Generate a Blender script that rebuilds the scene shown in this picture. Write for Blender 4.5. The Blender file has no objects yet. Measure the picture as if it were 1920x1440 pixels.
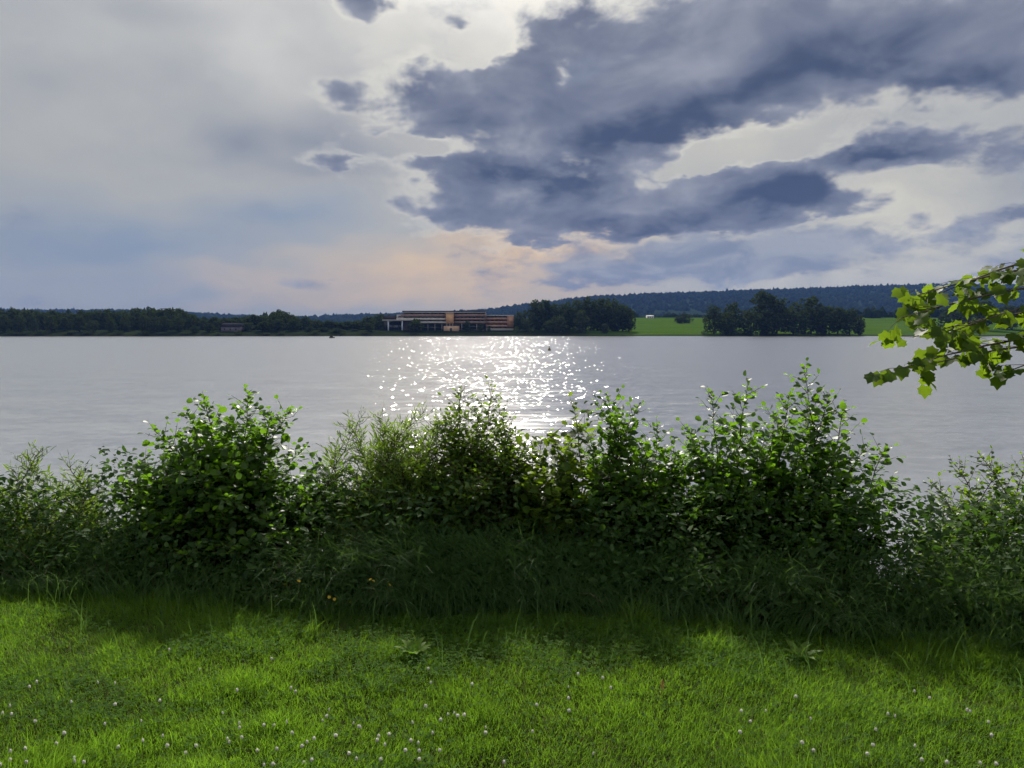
import bpy, math, random
import numpy as np
from mathutils import Vector, Matrix

random.seed(7)
RNG = np.random.default_rng(11)
S = bpy.context.scene
COL = S.collection
R = math.radians

# ------------------------------------------------------------------ camera
FPX = 1444.0                      # focal length in pixels of a 1920 px wide frame
PITCH = math.atan(97.0 / FPX)     # looking slightly down
EYE = Vector((0.0, 0.0, 1.6))
WATER_Z = -1.4
cam_d = bpy.data.cameras.new('camera')
cam_d.sensor_width = 36.0
cam_d.lens = 36.0 * FPX / 1920.0
cam_d.clip_start = 0.05
cam_d.clip_end = 20000.0
cam = bpy.data.objects.new('camera', cam_d)
cam.location = EYE
cam.rotation_euler = (math.pi / 2 - PITCH, 0, 0)
COL.objects.link(cam)
S.camera = cam

# ------------------------------------------------------------------ exposure
S.view_settings.view_transform = 'Standard'
S.view_settings.look = 'None'
S.view_settings.gamma = 1.0
S.view_settings.use_curve_mapping = False
EXPO = 0.75
S.view_settings.exposure = EXPO
EF = 2.0 ** EXPO

S.render.engine = 'CYCLES'
S.cycles.max_bounces = 7
S.cycles.diffuse_bounces = 3
S.cycles.glossy_bounces = 3
S.cycles.transmission_bounces = 4
S.cycles.transparent_max_bounces = 8
S.cycles.volume_bounces = 0
S.cycles.caustics_reflective = False
S.cycles.caustics_refractive = False
S.cycles.sample_clamp_indirect = 4.0
S.cycles.use_adaptive_sampling = True
S.cycles.adaptive_threshold = 0.02
S.cycles.adaptive_min_samples = 6
S.cycles.use_denoising = True
try:
    S.cycles.denoiser = 'OPENIMAGEDENOISE'
    S.cycles.denoising_prefilter = 'ACCURATE'
except Exception:
    pass

SUN_AZ, SUN_EL = R(-1.6), R(37.0)          # azimuth from +Y towards +X
SUN_DIR = Vector((math.sin(SUN_AZ) * math.cos(SUN_EL), math.cos(SUN_AZ) * math.cos(SUN_EL), math.sin(SUN_EL)))


def pix_dir(u, v):
    """direction of a place in the photograph (pixels of the 1920 x 1440 picture)"""
    x, y = (u - 960.0) / FPX, (720.0 - v) / FPX
    c, s = math.cos(PITCH), math.sin(PITCH)
    return Vector((x, c + y * s, -s + y * c))


def at(u, v, Y):
    """world point seen at (u, v), at ground distance Y"""
    d = pix_dir(u, v)
    return EYE + d * (Y / d.y)


def px(P):
    c, s = math.cos(PITCH), math.sin(PITCH)
    x, y, z = P[0], P[1], P[2] - EYE.z
    dep = y * c - z * s
    return 960 + FPX * x / dep, 720 - FPX * (y * s + z * c) / dep, dep


def azel(u, v):
    d = pix_dir(u, v).normalized()
    return math.degrees(math.atan2(d.x, d.y)), math.degrees(math.asin(d.z))


# ------------------------------------------------------------------ node helper
class NT:
    def __init__(self, tree):
        self.t = tree
        tree.nodes.clear()

    def n(self, kind, **kw):
        nd = self.t.nodes.new(kind)
        for k, v in kw.items():
            setattr(nd, k, v)
        return nd

    def l(self, a, b):
        self.t.links.new(a, b)

    def put(self, sock, v):
        if isinstance(v, bpy.types.NodeSocket):
            self.l(v, sock)
        elif isinstance(v, (tuple, list)) and len(v) == 3 and sock.type == 'RGBA':
            sock.default_value = (*v, 1)
        else:
            sock.default_value = v

    def m(self, op, a, b=None, c=None, clamp=False):
        nd = self.n('ShaderNodeMath', operation=op, use_clamp=clamp)
        self.put(nd.inputs[0], a)
        if b is not None:
            self.put(nd.inputs[1], b)
        if c is not None:
            self.put(nd.inputs[2], c)
        return nd.outputs[0]

    def vm(self, op, a, b=None, scale=None):
        nd = self.n('ShaderNodeVectorMath', operation=op)
        self.put(nd.inputs[0], a)
        if b is not None:
            self.put(nd.inputs[1], b)
        if scale is not None:
            self.put(nd.inputs['Scale'], scale)
        return nd.outputs[0]

    def mix(self, f, a, b, blend='MIX'):
        nd = self.n('ShaderNodeMix', data_type='RGBA', blend_type=blend)
        nd.clamp_factor = True
        self.put(nd.inputs[0], f)
        self.put(nd.inputs[6], a)
        self.put(nd.inputs[7], b)
        return nd.outputs[2]

    def noise(self, vec, scale, detail=4, rough=0.55, dist=0.0, lac=2.0, dims='2D'):
        nd = self.n('ShaderNodeTexNoise', noise_dimensions=dims)
        if vec is not None:
            self.l(vec, nd.inputs['Vector'])
        nd.inputs['Scale'].default_value = scale
        nd.inputs['Detail'].default_value = detail
        nd.inputs['Roughness'].default_value = rough
        nd.inputs['Lacunarity'].default_value = lac
        nd.inputs['Distortion'].default_value = dist
        return nd

    def smooth(self, x, lo, hi, a=0.0, b=1.0):
        nd = self.n('ShaderNodeMapRange', interpolation_type='SMOOTHSTEP')
        self.put(nd.inputs[0], x)
        nd.inputs[1].default_value = lo
        nd.inputs[2].default_value = hi
        nd.inputs[3].default_value = a
        nd.inputs[4].default_value = b
        return nd.outputs[0]


# ------------------------------------------------------------------ sky
world = bpy.data.worlds.new('World')
S.world = world
world.use_nodes = True
w = NT(world.node_tree)
W_STR = 0.1


def C(r, g, b):
    """sky radiance that shows as this sRGB colour at the chosen exposure"""
    f = lambda q: ((q / 255.0 + 0.055) / 1.055) ** 2.4 if q > 10 else q / 255.0 / 12.92
    k = 1.0 / (EF * W_STR)
    return (f(r) * k, f(g) * k, f(b) * k)


tcw = w.n('ShaderNodeTexCoord')
dirv = w.vm('NORMALIZE', tcw.outputs['Generated'])
sx = w.n('ShaderNodeSeparateXYZ')
w.l(dirv, sx.inputs[0])
DX, DY, DZ = sx.outputs
AZ = w.m('MULTIPLY', w.m('ARCTAN2', DX, DY), 57.29578)
EL = w.m('MULTIPLY', w.m('ARCSINE', DZ), 57.29578)
cv = w.n('ShaderNodeCombineXYZ')
w.l(AZ, cv.inputs[0])
w.l(EL, cv.inputs[1])
V0 = cv.outputs[0]
# cloud-deck coordinates: features flatten towards the horizon
den = w.m('ADD', w.m('MAXIMUM', DZ, 0.0), 0.34)
cp = w.n('ShaderNodeCombineXYZ')
w.l(w.m('DIVIDE', DX, den), cp.inputs[0])
w.l(w.m('DIVIDE', DY, den), cp.inputs[1])
PL = cp.outputs[0]


def warp(vec, scale, amp, detail=4, base=PL):
    nz = w.noise(base, scale, detail, 0.6)
    d = w.vm('SUBTRACT', nz.outputs['Color'], (0.5, 0.5, 0.5))
    d = w.vm('MULTIPLY', d, (amp, amp * 0.6, 0.0))
    return w.vm('ADD', vec, d)


VW = warp(V0, 5.6, 5.5, 4)
VS = warp(V0, 2.4, 8.0, 2)


_shear = {}


def sheared(vec, k):
    if k == 0:
        return vec
    key = (id(vec.node), k)
    if key not in _shear:
        sp = w.n('ShaderNodeSeparateXYZ')
        w.l(vec, sp.inputs[0])
        cb = w.n('ShaderNodeCombineXYZ')
        w.l(sp.outputs[0], cb.inputs[0])
        w.l(w.m('MULTIPLY_ADD', sp.outputs[0], -k, sp.outputs[1]), cb.inputs[1])
        _shear[key] = cb.outputs[0]
    return _shear[key]


def field(vec, blobs, kind='SPHERICAL'):
    """sum of soft elliptical patches given as (u, v, ru, rv, weight[, tilt in degrees])"""
    out = None
    for b in blobs:
        u, v, ru, rv, wt = b[:5]
        tilt = b[5] if len(b) > 5 else 0
        a0, e0 = azel(u, v)
        a1, _ = azel(u + ru, v)
        _, e1 = azel(u, v - rv)
        ra, re = abs(a1 - a0), abs(e1 - e0)
        k = round(math.tan(R(tilt)), 3)
        src = sheared(vec, k)
        mp = w.n('ShaderNodeVectorMath', operation='MULTIPLY_ADD')
        w.l(src, mp.inputs[0])
        mp.inputs[1].default_value = (1 / ra, 1 / re, 0)
        mp.inputs[2].default_value = (-a0 / ra, -(e0 - k * a0) / re, 0)
        g = w.n('ShaderNodeTexGradient', gradient_type=kind)
        w.l(mp.outputs[0], g.inputs[0])
        if out is None:
            out = w.m('MULTIPLY', g.outputs['Fac'], wt)
        else:
            out = w.m('MULTIPLY_ADD', g.outputs['Fac'], wt, out)
    return out


nish = w.n('ShaderNodeTexSky', sky_type='NISHITA')
nish.sun_disc = False
nish.sun_elevation = SUN_EL
nish.sun_rotation = SUN_AZ
nish.air_density = 1.0
nish.dust_density = 2.0

# high veil of thin cloud
veil = w.mix(w.smooth(EL, 0.0, 12.0), C(162, 166, 170), C(172, 172, 168))
veil = w.mix(w.smooth(EL, 6.0, 28.0), veil, C(188, 189, 188))
veil = w.mix(w.smooth(EL, 20.0, 42.0), veil, C(208, 208, 205))
# away from the sun the same cloud is lit from the front and shows whiter
veil = w.mix(w.smooth(DY, 0.55, -0.5), veil, C(218, 220, 223))
glow = field(VS, [(890, -220, 800, 500, .8), (860, 10, 300, 280, 0.55), (490, 95, 210, 120, 0.42, -24), (950, 60, 160, 130, .3)])
veil = w.mix(w.m('MULTIPLY', glow, 0.85, clamp=True), veil, C(240, 238, 230))
# bright aureole of the sun behind the thin cloud
ang = w.m('MULTIPLY', w.m('ARCCOSINE', w.vm('DOT_PRODUCT', dirv, tuple(SUN_DIR)).node.outputs['Value']), 57.29578)
aur = w.smooth(ang, 18.0, 3.0)
veil = w.mix(aur, veil, tuple(2.6 * q for q in C(255, 250, 236)))
vn = w.noise(PL, 1.7, 3, 0.5)
smudge = field(VS, [(430, 240, 380, 90, 1.0, -6), (330, 45, 230, 50, 0.8), (600, 250, 260, 60, 0.5), (330, 150, 120, 60, .4), (60, 260, 300, 120, .6)])
smudge = w.m('MULTIPLY', smudge, w.smooth(vn.outputs['Fac'], 0.25, 0.6), clamp=True)
veil = w.mix(smudge, veil, C(126, 134, 148))
blue = field(VS, [(520, 400, 240, 90, 1.1, 6), (250, 480, 320, 70, 1.0), (300, 580, 420, 60, 0.5), (60, 420, 260, 110, .6)])
veil = w.mix(w.m('MULTIPLY', blue, 0.9, clamp=True), veil, C(126, 145, 168))
peach = field(VS, [(860, 495, 520, 70, 0.75, 6), (1040, 450, 220, 60, 0.8), (950, 545, 330, 70, 0.75), (560, 545, 300, 40, .25)])
veil = w.mix(w.m('MULTIPLY', peach, 0.95, clamp=True), veil, C(230, 196, 152))
cream = field(VS, [(1660, 400, 260, 140, 0.95, 6), (1480, 530, 420, 45, 0.75, 6), (1420, 235, 320, 90, 0.5, 12), (1900, 450, 300, 120, .7), (900, 80, 300, 120, .4)])
veil = w.mix(w.m('MULTIPLY', cream, 0.95, clamp=True), veil, C(223, 217, 198))
# faint mottling of the veil
vm2 = w.noise(PL, 3.8, 4, 0.6)
veil = w.mix(w.smooth(vm2.outputs['Fac'], 0.35, 0.75, 0.0, 0.28), veil, C(146, 153, 162))

base = w.mix(0.96, nish.outputs[0], veil)

# low grey-blue cumulus bank
B = field(VW, [
    (800, 178, 170, 95, 1.0), (905, 215, 150, 100, 0.9, 12), (1000, 140, 150, 130, .55),
    (1130, 95, 330, 190, .85), (1200, 215, 330, 120, 1.25, 6), (1420, 70, 360, 170, 1.0), (1600, 100, 420, 140, 1.0),
    (1880, 80, 420, 160, 1.1), (1480, 150, 240, 70, .6, 6),
    (860, 310, 200, 66, .75), (1010, 330, 260, 80, .95), (1080, 395, 430, 62, .95),
    (820, 395, 130, 44, .6, -12), (1250, 410, 360, 66, .95), (1440, 365, 260, 80, 1.1), (1330, 345, 240, 60, .7),
    (1640, 278, 230, 52, 1.05), (1850, 270, 240, 70, .9), (1640, 385, 150, 42, .35),
    (1000, 452, 120, 26, .85), (690, 8, 90, 34, .9), (845, 42, 60, 28, .65), (645, 286, 66, 40, .75), (720, 270, 50, 40, .5),
    (640, 185, 80, 46, .55), (1820, 420, 200, 46, .6),
    (770, 278, 170, 30, -.9), (905, 80, 110, 80, -.7), (1065, 145, 60, 46, -.8), (1380, 292, 260, 34, -.7, 6), (960, 285, 120, 20, -.4)])
gen = w.noise(PL, 0.8, 3, 0.5)
# outside the stretch of sky in view the same broken bank goes on
off = w.m('MAXIMUM', w.smooth(EL, 24.0, 34.0), w.smooth(w.m('ABSOLUTE', AZ), 38.0, 50.0))
B = w.m('ADD', B, w.m('MULTIPLY', off, w.smooth(gen.outputs['Fac'], 0.50, 0.70, 0.0, 0.65)))
fine = w.noise(PL, 7.0, 7, 0.58, 0.15)
D = w.m('ADD', w.m('MULTIPLY', B, 1.12), w.m('MULTIPLY', w.m('SUBTRACT', fine.outputs['Fac'], 0.5), w.smooth(B, 0.0, 0.4, 0.9, 1.9)))
cov = w.smooth(D, 0.20, 0.70)
thick = w.smooth(D, 0.30, 1.15)
shade_n = w.noise(PL, 4.6, 6, 0.55, 0.3)
dark = field(VW, [(1500, 125, 330, 70, 1.0, 6), (1220, 240, 240, 60, 1.0, 12), (880, 225, 150, 60, .7), (790, 165, 120, 45, .6),
                  (1070, 340, 160, 44, .9), (1480, 365, 200, 54, 1.0), (1200, 425, 240, 34, .7), (1650, 285, 190, 34, 1.0),
                  (1780, 160, 260, 60, .8), (960, 320, 140, 40, .5)])
sh = w.m('ADD', w.m('MULTIPLY', dark, 0.85), w.m('MULTIPLY', w.m('SUBTRACT', shade_n.outputs['Fac'], 0.5), 1.5))
sh = w.m('ADD', sh, w.m('MULTIPLY', thick, 0.30))
ccol = w.mix(w.smooth(sh, -0.2, 0.5), C(154, 159, 172), C(113, 121, 142))
ccol = w.mix(w.smooth(sh, 0.40, 1.0), ccol, C(66, 80, 109))
# thin rims of the cloud glow where the sun stands behind them
rim = w.m('MULTIPLY', w.smooth(D, -0.15, 0.25), w.smooth(D, 0.60, 0.25))
rim = w.m('MULTIPLY', rim, w.m('MULTIPLY', w.smooth(ang, 48.0, 14.0, 0.0, 0.42), w.smooth(B, 0.02, 0.25)))
base = w.mix(rim, base, C(244, 240, 226))
sky = w.mix(w.m('MULTIPLY', cov, 0.97), base, ccol)
# thin streaky layer low over the hill
B2 = field(VW, [(1240, 478, 480, 62, 1.0), (1500, 470, 420, 52, .7), (1080, 520, 260, 32, .7), (1350, 510, 400, 40, .8), (1700, 440, 300, 34, .6), (1850, 500, 300, 50, .7)])
st = w.noise(PL, 4.0, 6, 0.6)
D2 = w.m('ADD', B2, w.m('MULTIPLY', w.m('SUBTRACT', st.outputs['Fac'], 0.5), 2.4))
scol = w.mix(w.smooth(shade_n.outputs['Fac'], 0.35, 0.65), C(164, 170, 181), C(127, 138, 161))
sky = w.mix(w.smooth(D2, 0.2, 0.95, 0.0, 0.85), sky, scol)
# ground side of the world stays a dull green-grey
sky = w.mix(w.smooth(EL, -3.0, -0.5), (0.5, 0.55, 0.5), sky)
bg = w.n('ShaderNodeBackground')
w.l(sky, bg.inputs[0])
bg.inputs[1].default_value = W_STR
wo = w.n('ShaderNodeOutputWorld')
w.l(bg.outputs[0], wo.inputs[0])
world.cycles.sampling_method = 'NONE'

# ------------------------------------------------------------------ sun
sun_d = bpy.data.lights.new('sun', 'SUN')
sun_d.energy = 4.1
sun_d.angle = R(1.8)
sun_d.color = (1.0, 0.94, 0.84)
sun = bpy.data.objects.new('sun', sun_d)
sun.rotation_euler = SUN_DIR.to_track_quat('Z', 'Y').to_euler()
sun.location = (0, 30, 40)
COL.objects.link(sun)


# ------------------------------------------------------------------ materials
def material(name):
    m = bpy.data.materials.new(name)
    m.use_nodes = True
    return m, NT(m.node_tree)


def surface(nt, sh, disp=None):
    o = nt.n('ShaderNodeOutputMaterial')
    nt.l(sh, o.inputs[0])
    return o


def principled(nt, col, rough=0.7, spec=0.3, normal=None, metal=0.0):
    p = nt.n('ShaderNodeBsdfPrincipled')
    nt.put(p.inputs['Base Color'], col)
    nt.put(p.inputs['Roughness'], rough)
    p.inputs['Specular IOR Level'].default_value = spec
    p.inputs['Metallic'].default_value = metal
    if normal is not None:
        nt.l(normal, p.inputs['Normal'])
    return p.outputs[0]


def bump(nt, h, strength=0.4, dist=0.02):
    b = nt.n('ShaderNodeBump')
    b.inputs['Strength'].default_value = strength
    b.inputs['Distance'].default_value = dist
    nt.l(h, b.inputs['Height'])
    return b.outputs[0]


def plain(name, col, rough=0.75, spec=0.3, vary=0.25, scale=2.0, metal=0.0):
    """a matt colour, unevenly weathered"""
    m, t = material(name)
    tc = t.n('ShaderNodeTexCoord')
    nz = t.noise(tc.outputs['Object'], scale, 5, 0.6, dims='3D')
    dark = tuple(c * (1 - vary) for c in col)
    lite = tuple(min(1, c * (1 + vary * 0.7)) for c in col)
    c = t.mix(t.smooth(nz.outputs['Fac'], 0.3, 0.7), dark, lite)
    surface(t, principled(t, c, rough, spec, bump(t, nz.outputs['Fac'], 0.15, 0.01), metal))
    return m


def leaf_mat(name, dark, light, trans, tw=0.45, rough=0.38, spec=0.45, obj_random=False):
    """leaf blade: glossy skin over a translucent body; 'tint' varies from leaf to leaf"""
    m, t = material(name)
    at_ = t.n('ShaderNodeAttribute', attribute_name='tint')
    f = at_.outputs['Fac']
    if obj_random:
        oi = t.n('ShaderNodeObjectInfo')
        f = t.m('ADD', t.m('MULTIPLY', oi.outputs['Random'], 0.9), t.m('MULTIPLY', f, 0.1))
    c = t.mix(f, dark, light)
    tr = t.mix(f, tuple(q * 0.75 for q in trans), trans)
    p = principled(t, c, rough, spec)
    tl = t.n('ShaderNodeBsdfTranslucent')
    t.l(tr, tl.inputs[0])
    mx = t.n('ShaderNodeMixShader')
    mx.inputs[0].default_value = tw
    t.l(p, mx.inputs[1])
    t.l(tl.outputs[0], mx.inputs[2])
    surface(t, mx.outputs[0])
    return m


# ------------------------------------------------------------------ mesh helpers
def np_mesh(name, verts, faces, mats=(), tint=None, fmat=None, smooth=False):
    """faces: list of integer arrays (M,k); one mesh from numpy data"""
    me = bpy.data.meshes.new(name)
    verts = np.ascontiguousarray(verts, dtype=np.float32)
    if not isinstance(faces, list):
        faces = [faces]
    faces = [np.asarray(f, dtype=np.int32) for f in faces if len(f)]
    loops = np.concatenate([f.ravel() for f in faces])
    tot = np.concatenate([np.full(len(f), f.shape[1], np.int32) for f in faces])
    start = np.concatenate([[0], np.cumsum(tot)[:-1]]).astype(np.int32)
    me.vertices.add(len(verts))
    me.vertices.foreach_set('co', verts.ravel())
    me.loops.add(len(loops))
    me.loops.foreach_set('vertex_index', loops)
    me.polygons.add(len(tot))
    me.polygons.foreach_set('loop_start', start)
    me.polygons.foreach_set('loop_total', tot)
    for mm in mats:
        me.materials.append(mm)
    if fmat is not None:
        me.polygons.foreach_set('material_index', np.asarray(fmat, np.int32))
    if smooth:
        me.polygons.foreach_set('use_smooth', np.ones(len(tot), bool))
    me.update(calc_edges=True)
    if tint is not None:
        a = me.attributes.new('tint', 'FLOAT', 'POINT')
        a.data.foreach_set('value', np.ascontiguousarray(tint, np.float32))
    return me


def add(name, me, parent=None, loc=None, **props):
    o = bpy.data.objects.new(name, me)
    COL.objects.link(o)
    if parent is not None:
        o.parent = parent
    if loc is not None:
        o.location = loc
    for k, v in props.items():
        o[k] = v
    return o


def thing(name, label, category, loc=(0, 0, 0), rz=0.0, group=None):
    o = add(name, None, None, loc, label=label, category=category)
    o.rotation_euler.z = rz
    o.empty_display_size = 0.2
    if group:
        o['group'] = group
    return o


def copy_tree(o, parent=None):
    c = o.copy()
    COL.objects.link(c)
    c.parent = parent
    for ch in o.children:
        copy_tree(ch, c)
    return c


class Geo:
    """collects plain pieces into one mesh"""

    def __init__(self):
        self.v, self.f, self.n = [], {}, 0

    def raw(self, v, f):
        v = np.asarray(v, float).reshape(-1, 3)
        for q in f:
            self.f.setdefault(len(q), []).append([i + self.n for i in q])
        self.v.append(v)
        self.n += len(v)
        return self

    def box(self, x0, x1, y0, y1, z0, z1):
        v = [(x, y, z) for z in (z0, z1) for y in (y0, y1) for x in (x0, x1)]
        return self.raw(v, [(0, 2, 3, 1), (4, 5, 7, 6), (0, 1, 5, 4), (2, 6, 7, 3), (0, 4, 6, 2), (1, 3, 7, 5)])

    def tube(self, pts, rad, sides=5, cap=True):
        pts = np.asarray(pts, float)
        n = len(pts)
        tan = np.gradient(pts, axis=0)
        tan /= np.linalg.norm(tan, axis=1)[:, None] + 1e-9
        up = np.array([0.31, 0.17, 0.93]) if abs(tan[0][2]) < 0.9 else np.array([0.9, 0.3, 0.1])
        a = np.cross(tan, up)
        a /= np.linalg.norm(a, axis=1)[:, None] + 1e-9
        b = np.cross(tan, a)
        th = np.arange(sides) * 2 * math.pi / sides
        rad = np.broadcast_to(np.asarray(rad, float), (n,))
        ring = a[:, None, :] * np.cos(th)[None, :, None] + b[:, None, :] * np.sin(th)[None, :, None]
        v = (pts[:, None, :] + ring * rad[:, None, None]).reshape(-1, 3)
        f = []
        for i in range(n - 1):
            for k in range(sides):
                k2 = (k + 1) % sides
                f.append((i * sides + k, i * sides + k2, (i + 1) * sides + k2, (i + 1) * sides + k))
        if cap:
            f.append(tuple(range(sides))[::-1])
            f.append(tuple(range((n - 1) * sides, n * sides)))
        return self.raw(v, f)

    def mesh(self, name, mats, smooth=False, tint=None):
        return np_mesh(name, np.concatenate(self.v), [np.array(q) for q in self.f.values()], mats, tint, smooth=smooth)


def unit(a):
    return a / (np.linalg.norm(a, axis=-1, keepdims=True) + 1e-9)


def place_leaves(tmpl_v, tmpl_f, P, A, N, s, name, mats, tint):
    """copies of one little leaf at points P, along A, facing N, size s"""
    A = unit(A)
    N = N - A * np.sum(A * N, axis=1, keepdims=True)
    N = unit(N)
    Bx = np.cross(A, N)
    k = len(tmpl_v)
    v = (P[:, None, :] + s[:, None, None] * (tmpl_v[None, :, 0:1] * Bx[:, None, :] + tmpl_v[None, :, 1:2] * A[:, None, :] + tmpl_v[None, :, 2:3] * N[:, None, :])).reshape(-1, 3)
    off = (np.arange(len(P)) * k)[:, None, None]
    faces = [(np.asarray(f)[None] + off).reshape(-1, np.asarray(f).shape[1]) for f in tmpl_f]
    return np_mesh(name, v, faces, mats, np.repeat(tint, k))


def vnoise(x, y, seed=0):
    """cheap smooth value noise in 0..1"""
    x = np.asarray(x, float)
    y = np.asarray(y, float)
    xi, yi = np.floor(x), np.floor(y)
    fx, fy = x - xi, y - yi
    fx, fy = fx * fx * (3 - 2 * fx), fy * fy * (3 - 2 * fy)

    def h(i, j):
        q = np.sin(i * 127.1 + j * 311.7 + seed * 74.7) * 43758.5453
        return q - np.floor(q)
    return (h(xi, yi) * (1 - fx) + h(xi + 1, yi) * fx) * (1 - fy) + (h(xi, yi + 1) * (1 - fx) + h(xi + 1, yi + 1) * fx) * fy


def fbm(x, y, seed=0, o=4):
    t, a, s = 0, 0.5, 0
    for i in range(o):
        t = t + a * vnoise(x * 2 ** i, y * 2 ** i, seed + i * 13)
        s += a
        a *= 0.5
    return t / s


def sstep(x, a, b):
    t = np.clip((np.asarray(x, float) - a) / (b - a), 0, 1)
    return t * t * (3 - 2 * t)


# ------------------------------------------------------------------ ground
def edge_y(x):
    """where the mown lawn ends and the rough bank begins"""
    return 4.20 - 0.15 * np.clip(np.asarray(x, float), -2.5, 2.5) + 0.06 * np.sin(np.asarray(x) * 1.7 + 0.6)


def far_shore(x):
    return 600.0 + 10.0 * np.sin(np.asarray(x, float) / 160.0) - 22.0 * sstep(-np.asarray(x, float), 60, 330)


def ground_z(x, y):
    x = np.asarray(x, float)
    y = np.asarray(y, float)
    lawn = 0.035 * (fbm(x * 1.3, y * 1.3, 3) - 0.5) + 0.012 * (fbm(x * 6, y * 6, 5) - 0.5)
    d = y - edge_y(x) - 0.25
    bank = -sstep(d, 0.0, 4.2) * 2.6 - 0.02 * np.clip(d, 0, 60)
    near = lawn + bank + 0.10 * (fbm(x * 2, y * 2, 9) - 0.5) * sstep(d, -0.1, 0.5)
    sd = y - far_shore(x)
    right = sstep(x, 20, 110)
    rise = np.where(sd > 0, 1.1 * sstep(sd, 0, 6) + (0.115 - 0.060 * right) * np.clip(sd, 0, 28 + 292 * right) + 0.006 * np.clip(sd, 0, 1500), 0.12 * sd)
    rise = np.maximum(rise, -3.5)
    far = WATER_Z + rise + 0.25 * (fbm(x / 30, y / 30, 21) - 0.5) * sstep(sd, 2, 20)
    return np.where(y < 200, np.maximum(near, -5.0), far)


def axis(*segs):
    out = []
    for a, b, n in segs:
        out.append(np.linspace(a, b, n, endpoint=False))
    return np.concatenate(out + [[segs[-1][1]]])


gx = axis((-4400, -900, 14), (-900, -420, 16), (-420, -30, 46), (-30, -7, 14), (-7, 7, 94), (7, 30, 14), (30, 420, 46), (420, 900, 16), (900, 4400, 14))
gy = axis((-60, -4, 8), (-4, 1.6, 10), (1.6, 9.5, 62), (9.5, 40, 12), (40, 540, 8), (540, 640, 40), (640, 960, 30), (960, 1600, 14), (1600, 4700, 16))
GX, GY = np.meshgrid(gx, gy)
gv = np.stack([GX, GY, ground_z(GX, GY)], -1).reshape(-1, 3)
nx, ny = len(gx), len(gy)
ii, jj = np.meshgrid(np.arange(nx - 1), np.arange(ny - 1))
q = (jj * nx + ii).ravel()
gf = np.stack([q, q + 1, q + nx + 1, q + nx], 1)

m_ground, t = material('soil_and_turf')
geo = t.n('ShaderNodeNewGeometry')
sp = t.n('ShaderNodeSeparateXYZ')
t.l(geo.outputs['Position'], sp.inputs[0])
n1 = t.noise(geo.outputs['Position'], 7.0, 6, 0.65, dims='3D')
n2 = t.noise(geo.outputs['Position'], 0.03, 5, 0.6, dims='3D')
nearc = t.mix(t.smooth(n1.outputs['Fac'], 0.35, 0.65), (0.018, 0.022, 0.008), (0.045, 0.06, 0.016))
n3 = t.noise(t.vm('MULTIPLY', geo.outputs['Position'], (0.02, 0.12, 0.1)), 1.0, 4, 0.6, dims='3D')
meadow = t.mix(t.smooth(n3.outputs['Fac'], 0.3, 0.7), (0.028, 0.064, 0.008), (0.056, 0.096, 0.014))
rough_ = t.mix(t.smooth(n2.outputs['Fac'], 0.3, 0.7), (0.010, 0.016, 0.007), (0.018, 0.026, 0.010))
farc = t.mix(t.smooth(sp.outputs[0], 40.0, 75.0), rough_, meadow)
bankc = t.mix(t.smooth(sp.outputs[2], -1.3, -0.2), (0.02, 0.02, 0.014), farc)
gc = t.mix(t.smooth(sp.outputs[1], 100.0, 300.0), nearc, bankc)
surface(t, principled(t, gc, 0.95, 0.0, bump(t, n1.outputs['Fac'], 0.5, 0.02)))
ground = add('ground', np_mesh('ground', gv, gf, [m_ground], smooth=True), kind='structure')

# ------------------------------------------------------------------ lake
WAVE_SOFT, WAVE_MID, WAVE_FINE = 0.18, 1.65, 0.24
m_water, t = material('lake_water')
geo = t.n('ShaderNodeNewGeometry')


def ripple(scale, detail, amp, stretch=0.6, rough=0.5):
    """slopes of one set of ripples, as a sideways lean of the surface normal"""
    v_ = t.vm('MULTIPLY', geo.outputs['Position'], (stretch, 1.0, 1.0))
    nz_ = t.noise(v_, scale, detail, rough, 0.4, dims='3D')
    d_ = t.vm('SUBTRACT', nz_.outputs['Color'], (0.5, 0.5, 0.5))
    return t.vm('MULTIPLY', d_, (amp * 0.58, amp, 0.0))


gust = t.noise(geo.outputs['Position'], 0.04, 3, 0.55, dims='3D')
gs = t.smooth(gust.outputs['Fac'], 0.3, 0.7, 0.8, 1.15)
swell = ripple(0.45, 1, 0.10)
lean = t.vm('ADD', swell, ripple(3.3, 1, WAVE_MID, 0.7))
lean = t.vm('SCALE', t.vm('ADD', lean, ripple(11.0, 1, WAVE_FINE, 0.8)), scale=gs)
wn = t.vm('NORMALIZE', t.vm('ADD', lean, (0.0, 0.0, 1.0)))
soft = t.vm('SCALE', t.vm('ADD', swell, ripple(1.3, 2, WAVE_SOFT, 0.35)), scale=gs)
ws = t.vm('NORMALIZE', t.vm('ADD', soft, (0.0, 0.0, 1.0)))
# body of the water
pw = t.n('ShaderNodeBsdfPrincipled')
pw.inputs['Base Color'].default_value = (0.30, 0.30, 0.285, 1)
pw.inputs['Roughness'].default_value = 0.3
pw.inputs['IOR'].default_value = 1.4
t.l(ws, pw.inputs['Normal'])
# sheen of countless ripples too small to see
gw = t.n('ShaderNodeBsdfGlossy', distribution='BECKMANN')
gw.inputs['Color'].default_value = (1.0, 0.985, 0.95, 1)
gw.inputs['Roughness'].default_value = 0.315
t.l(ws, gw.inputs['Normal'])
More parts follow.
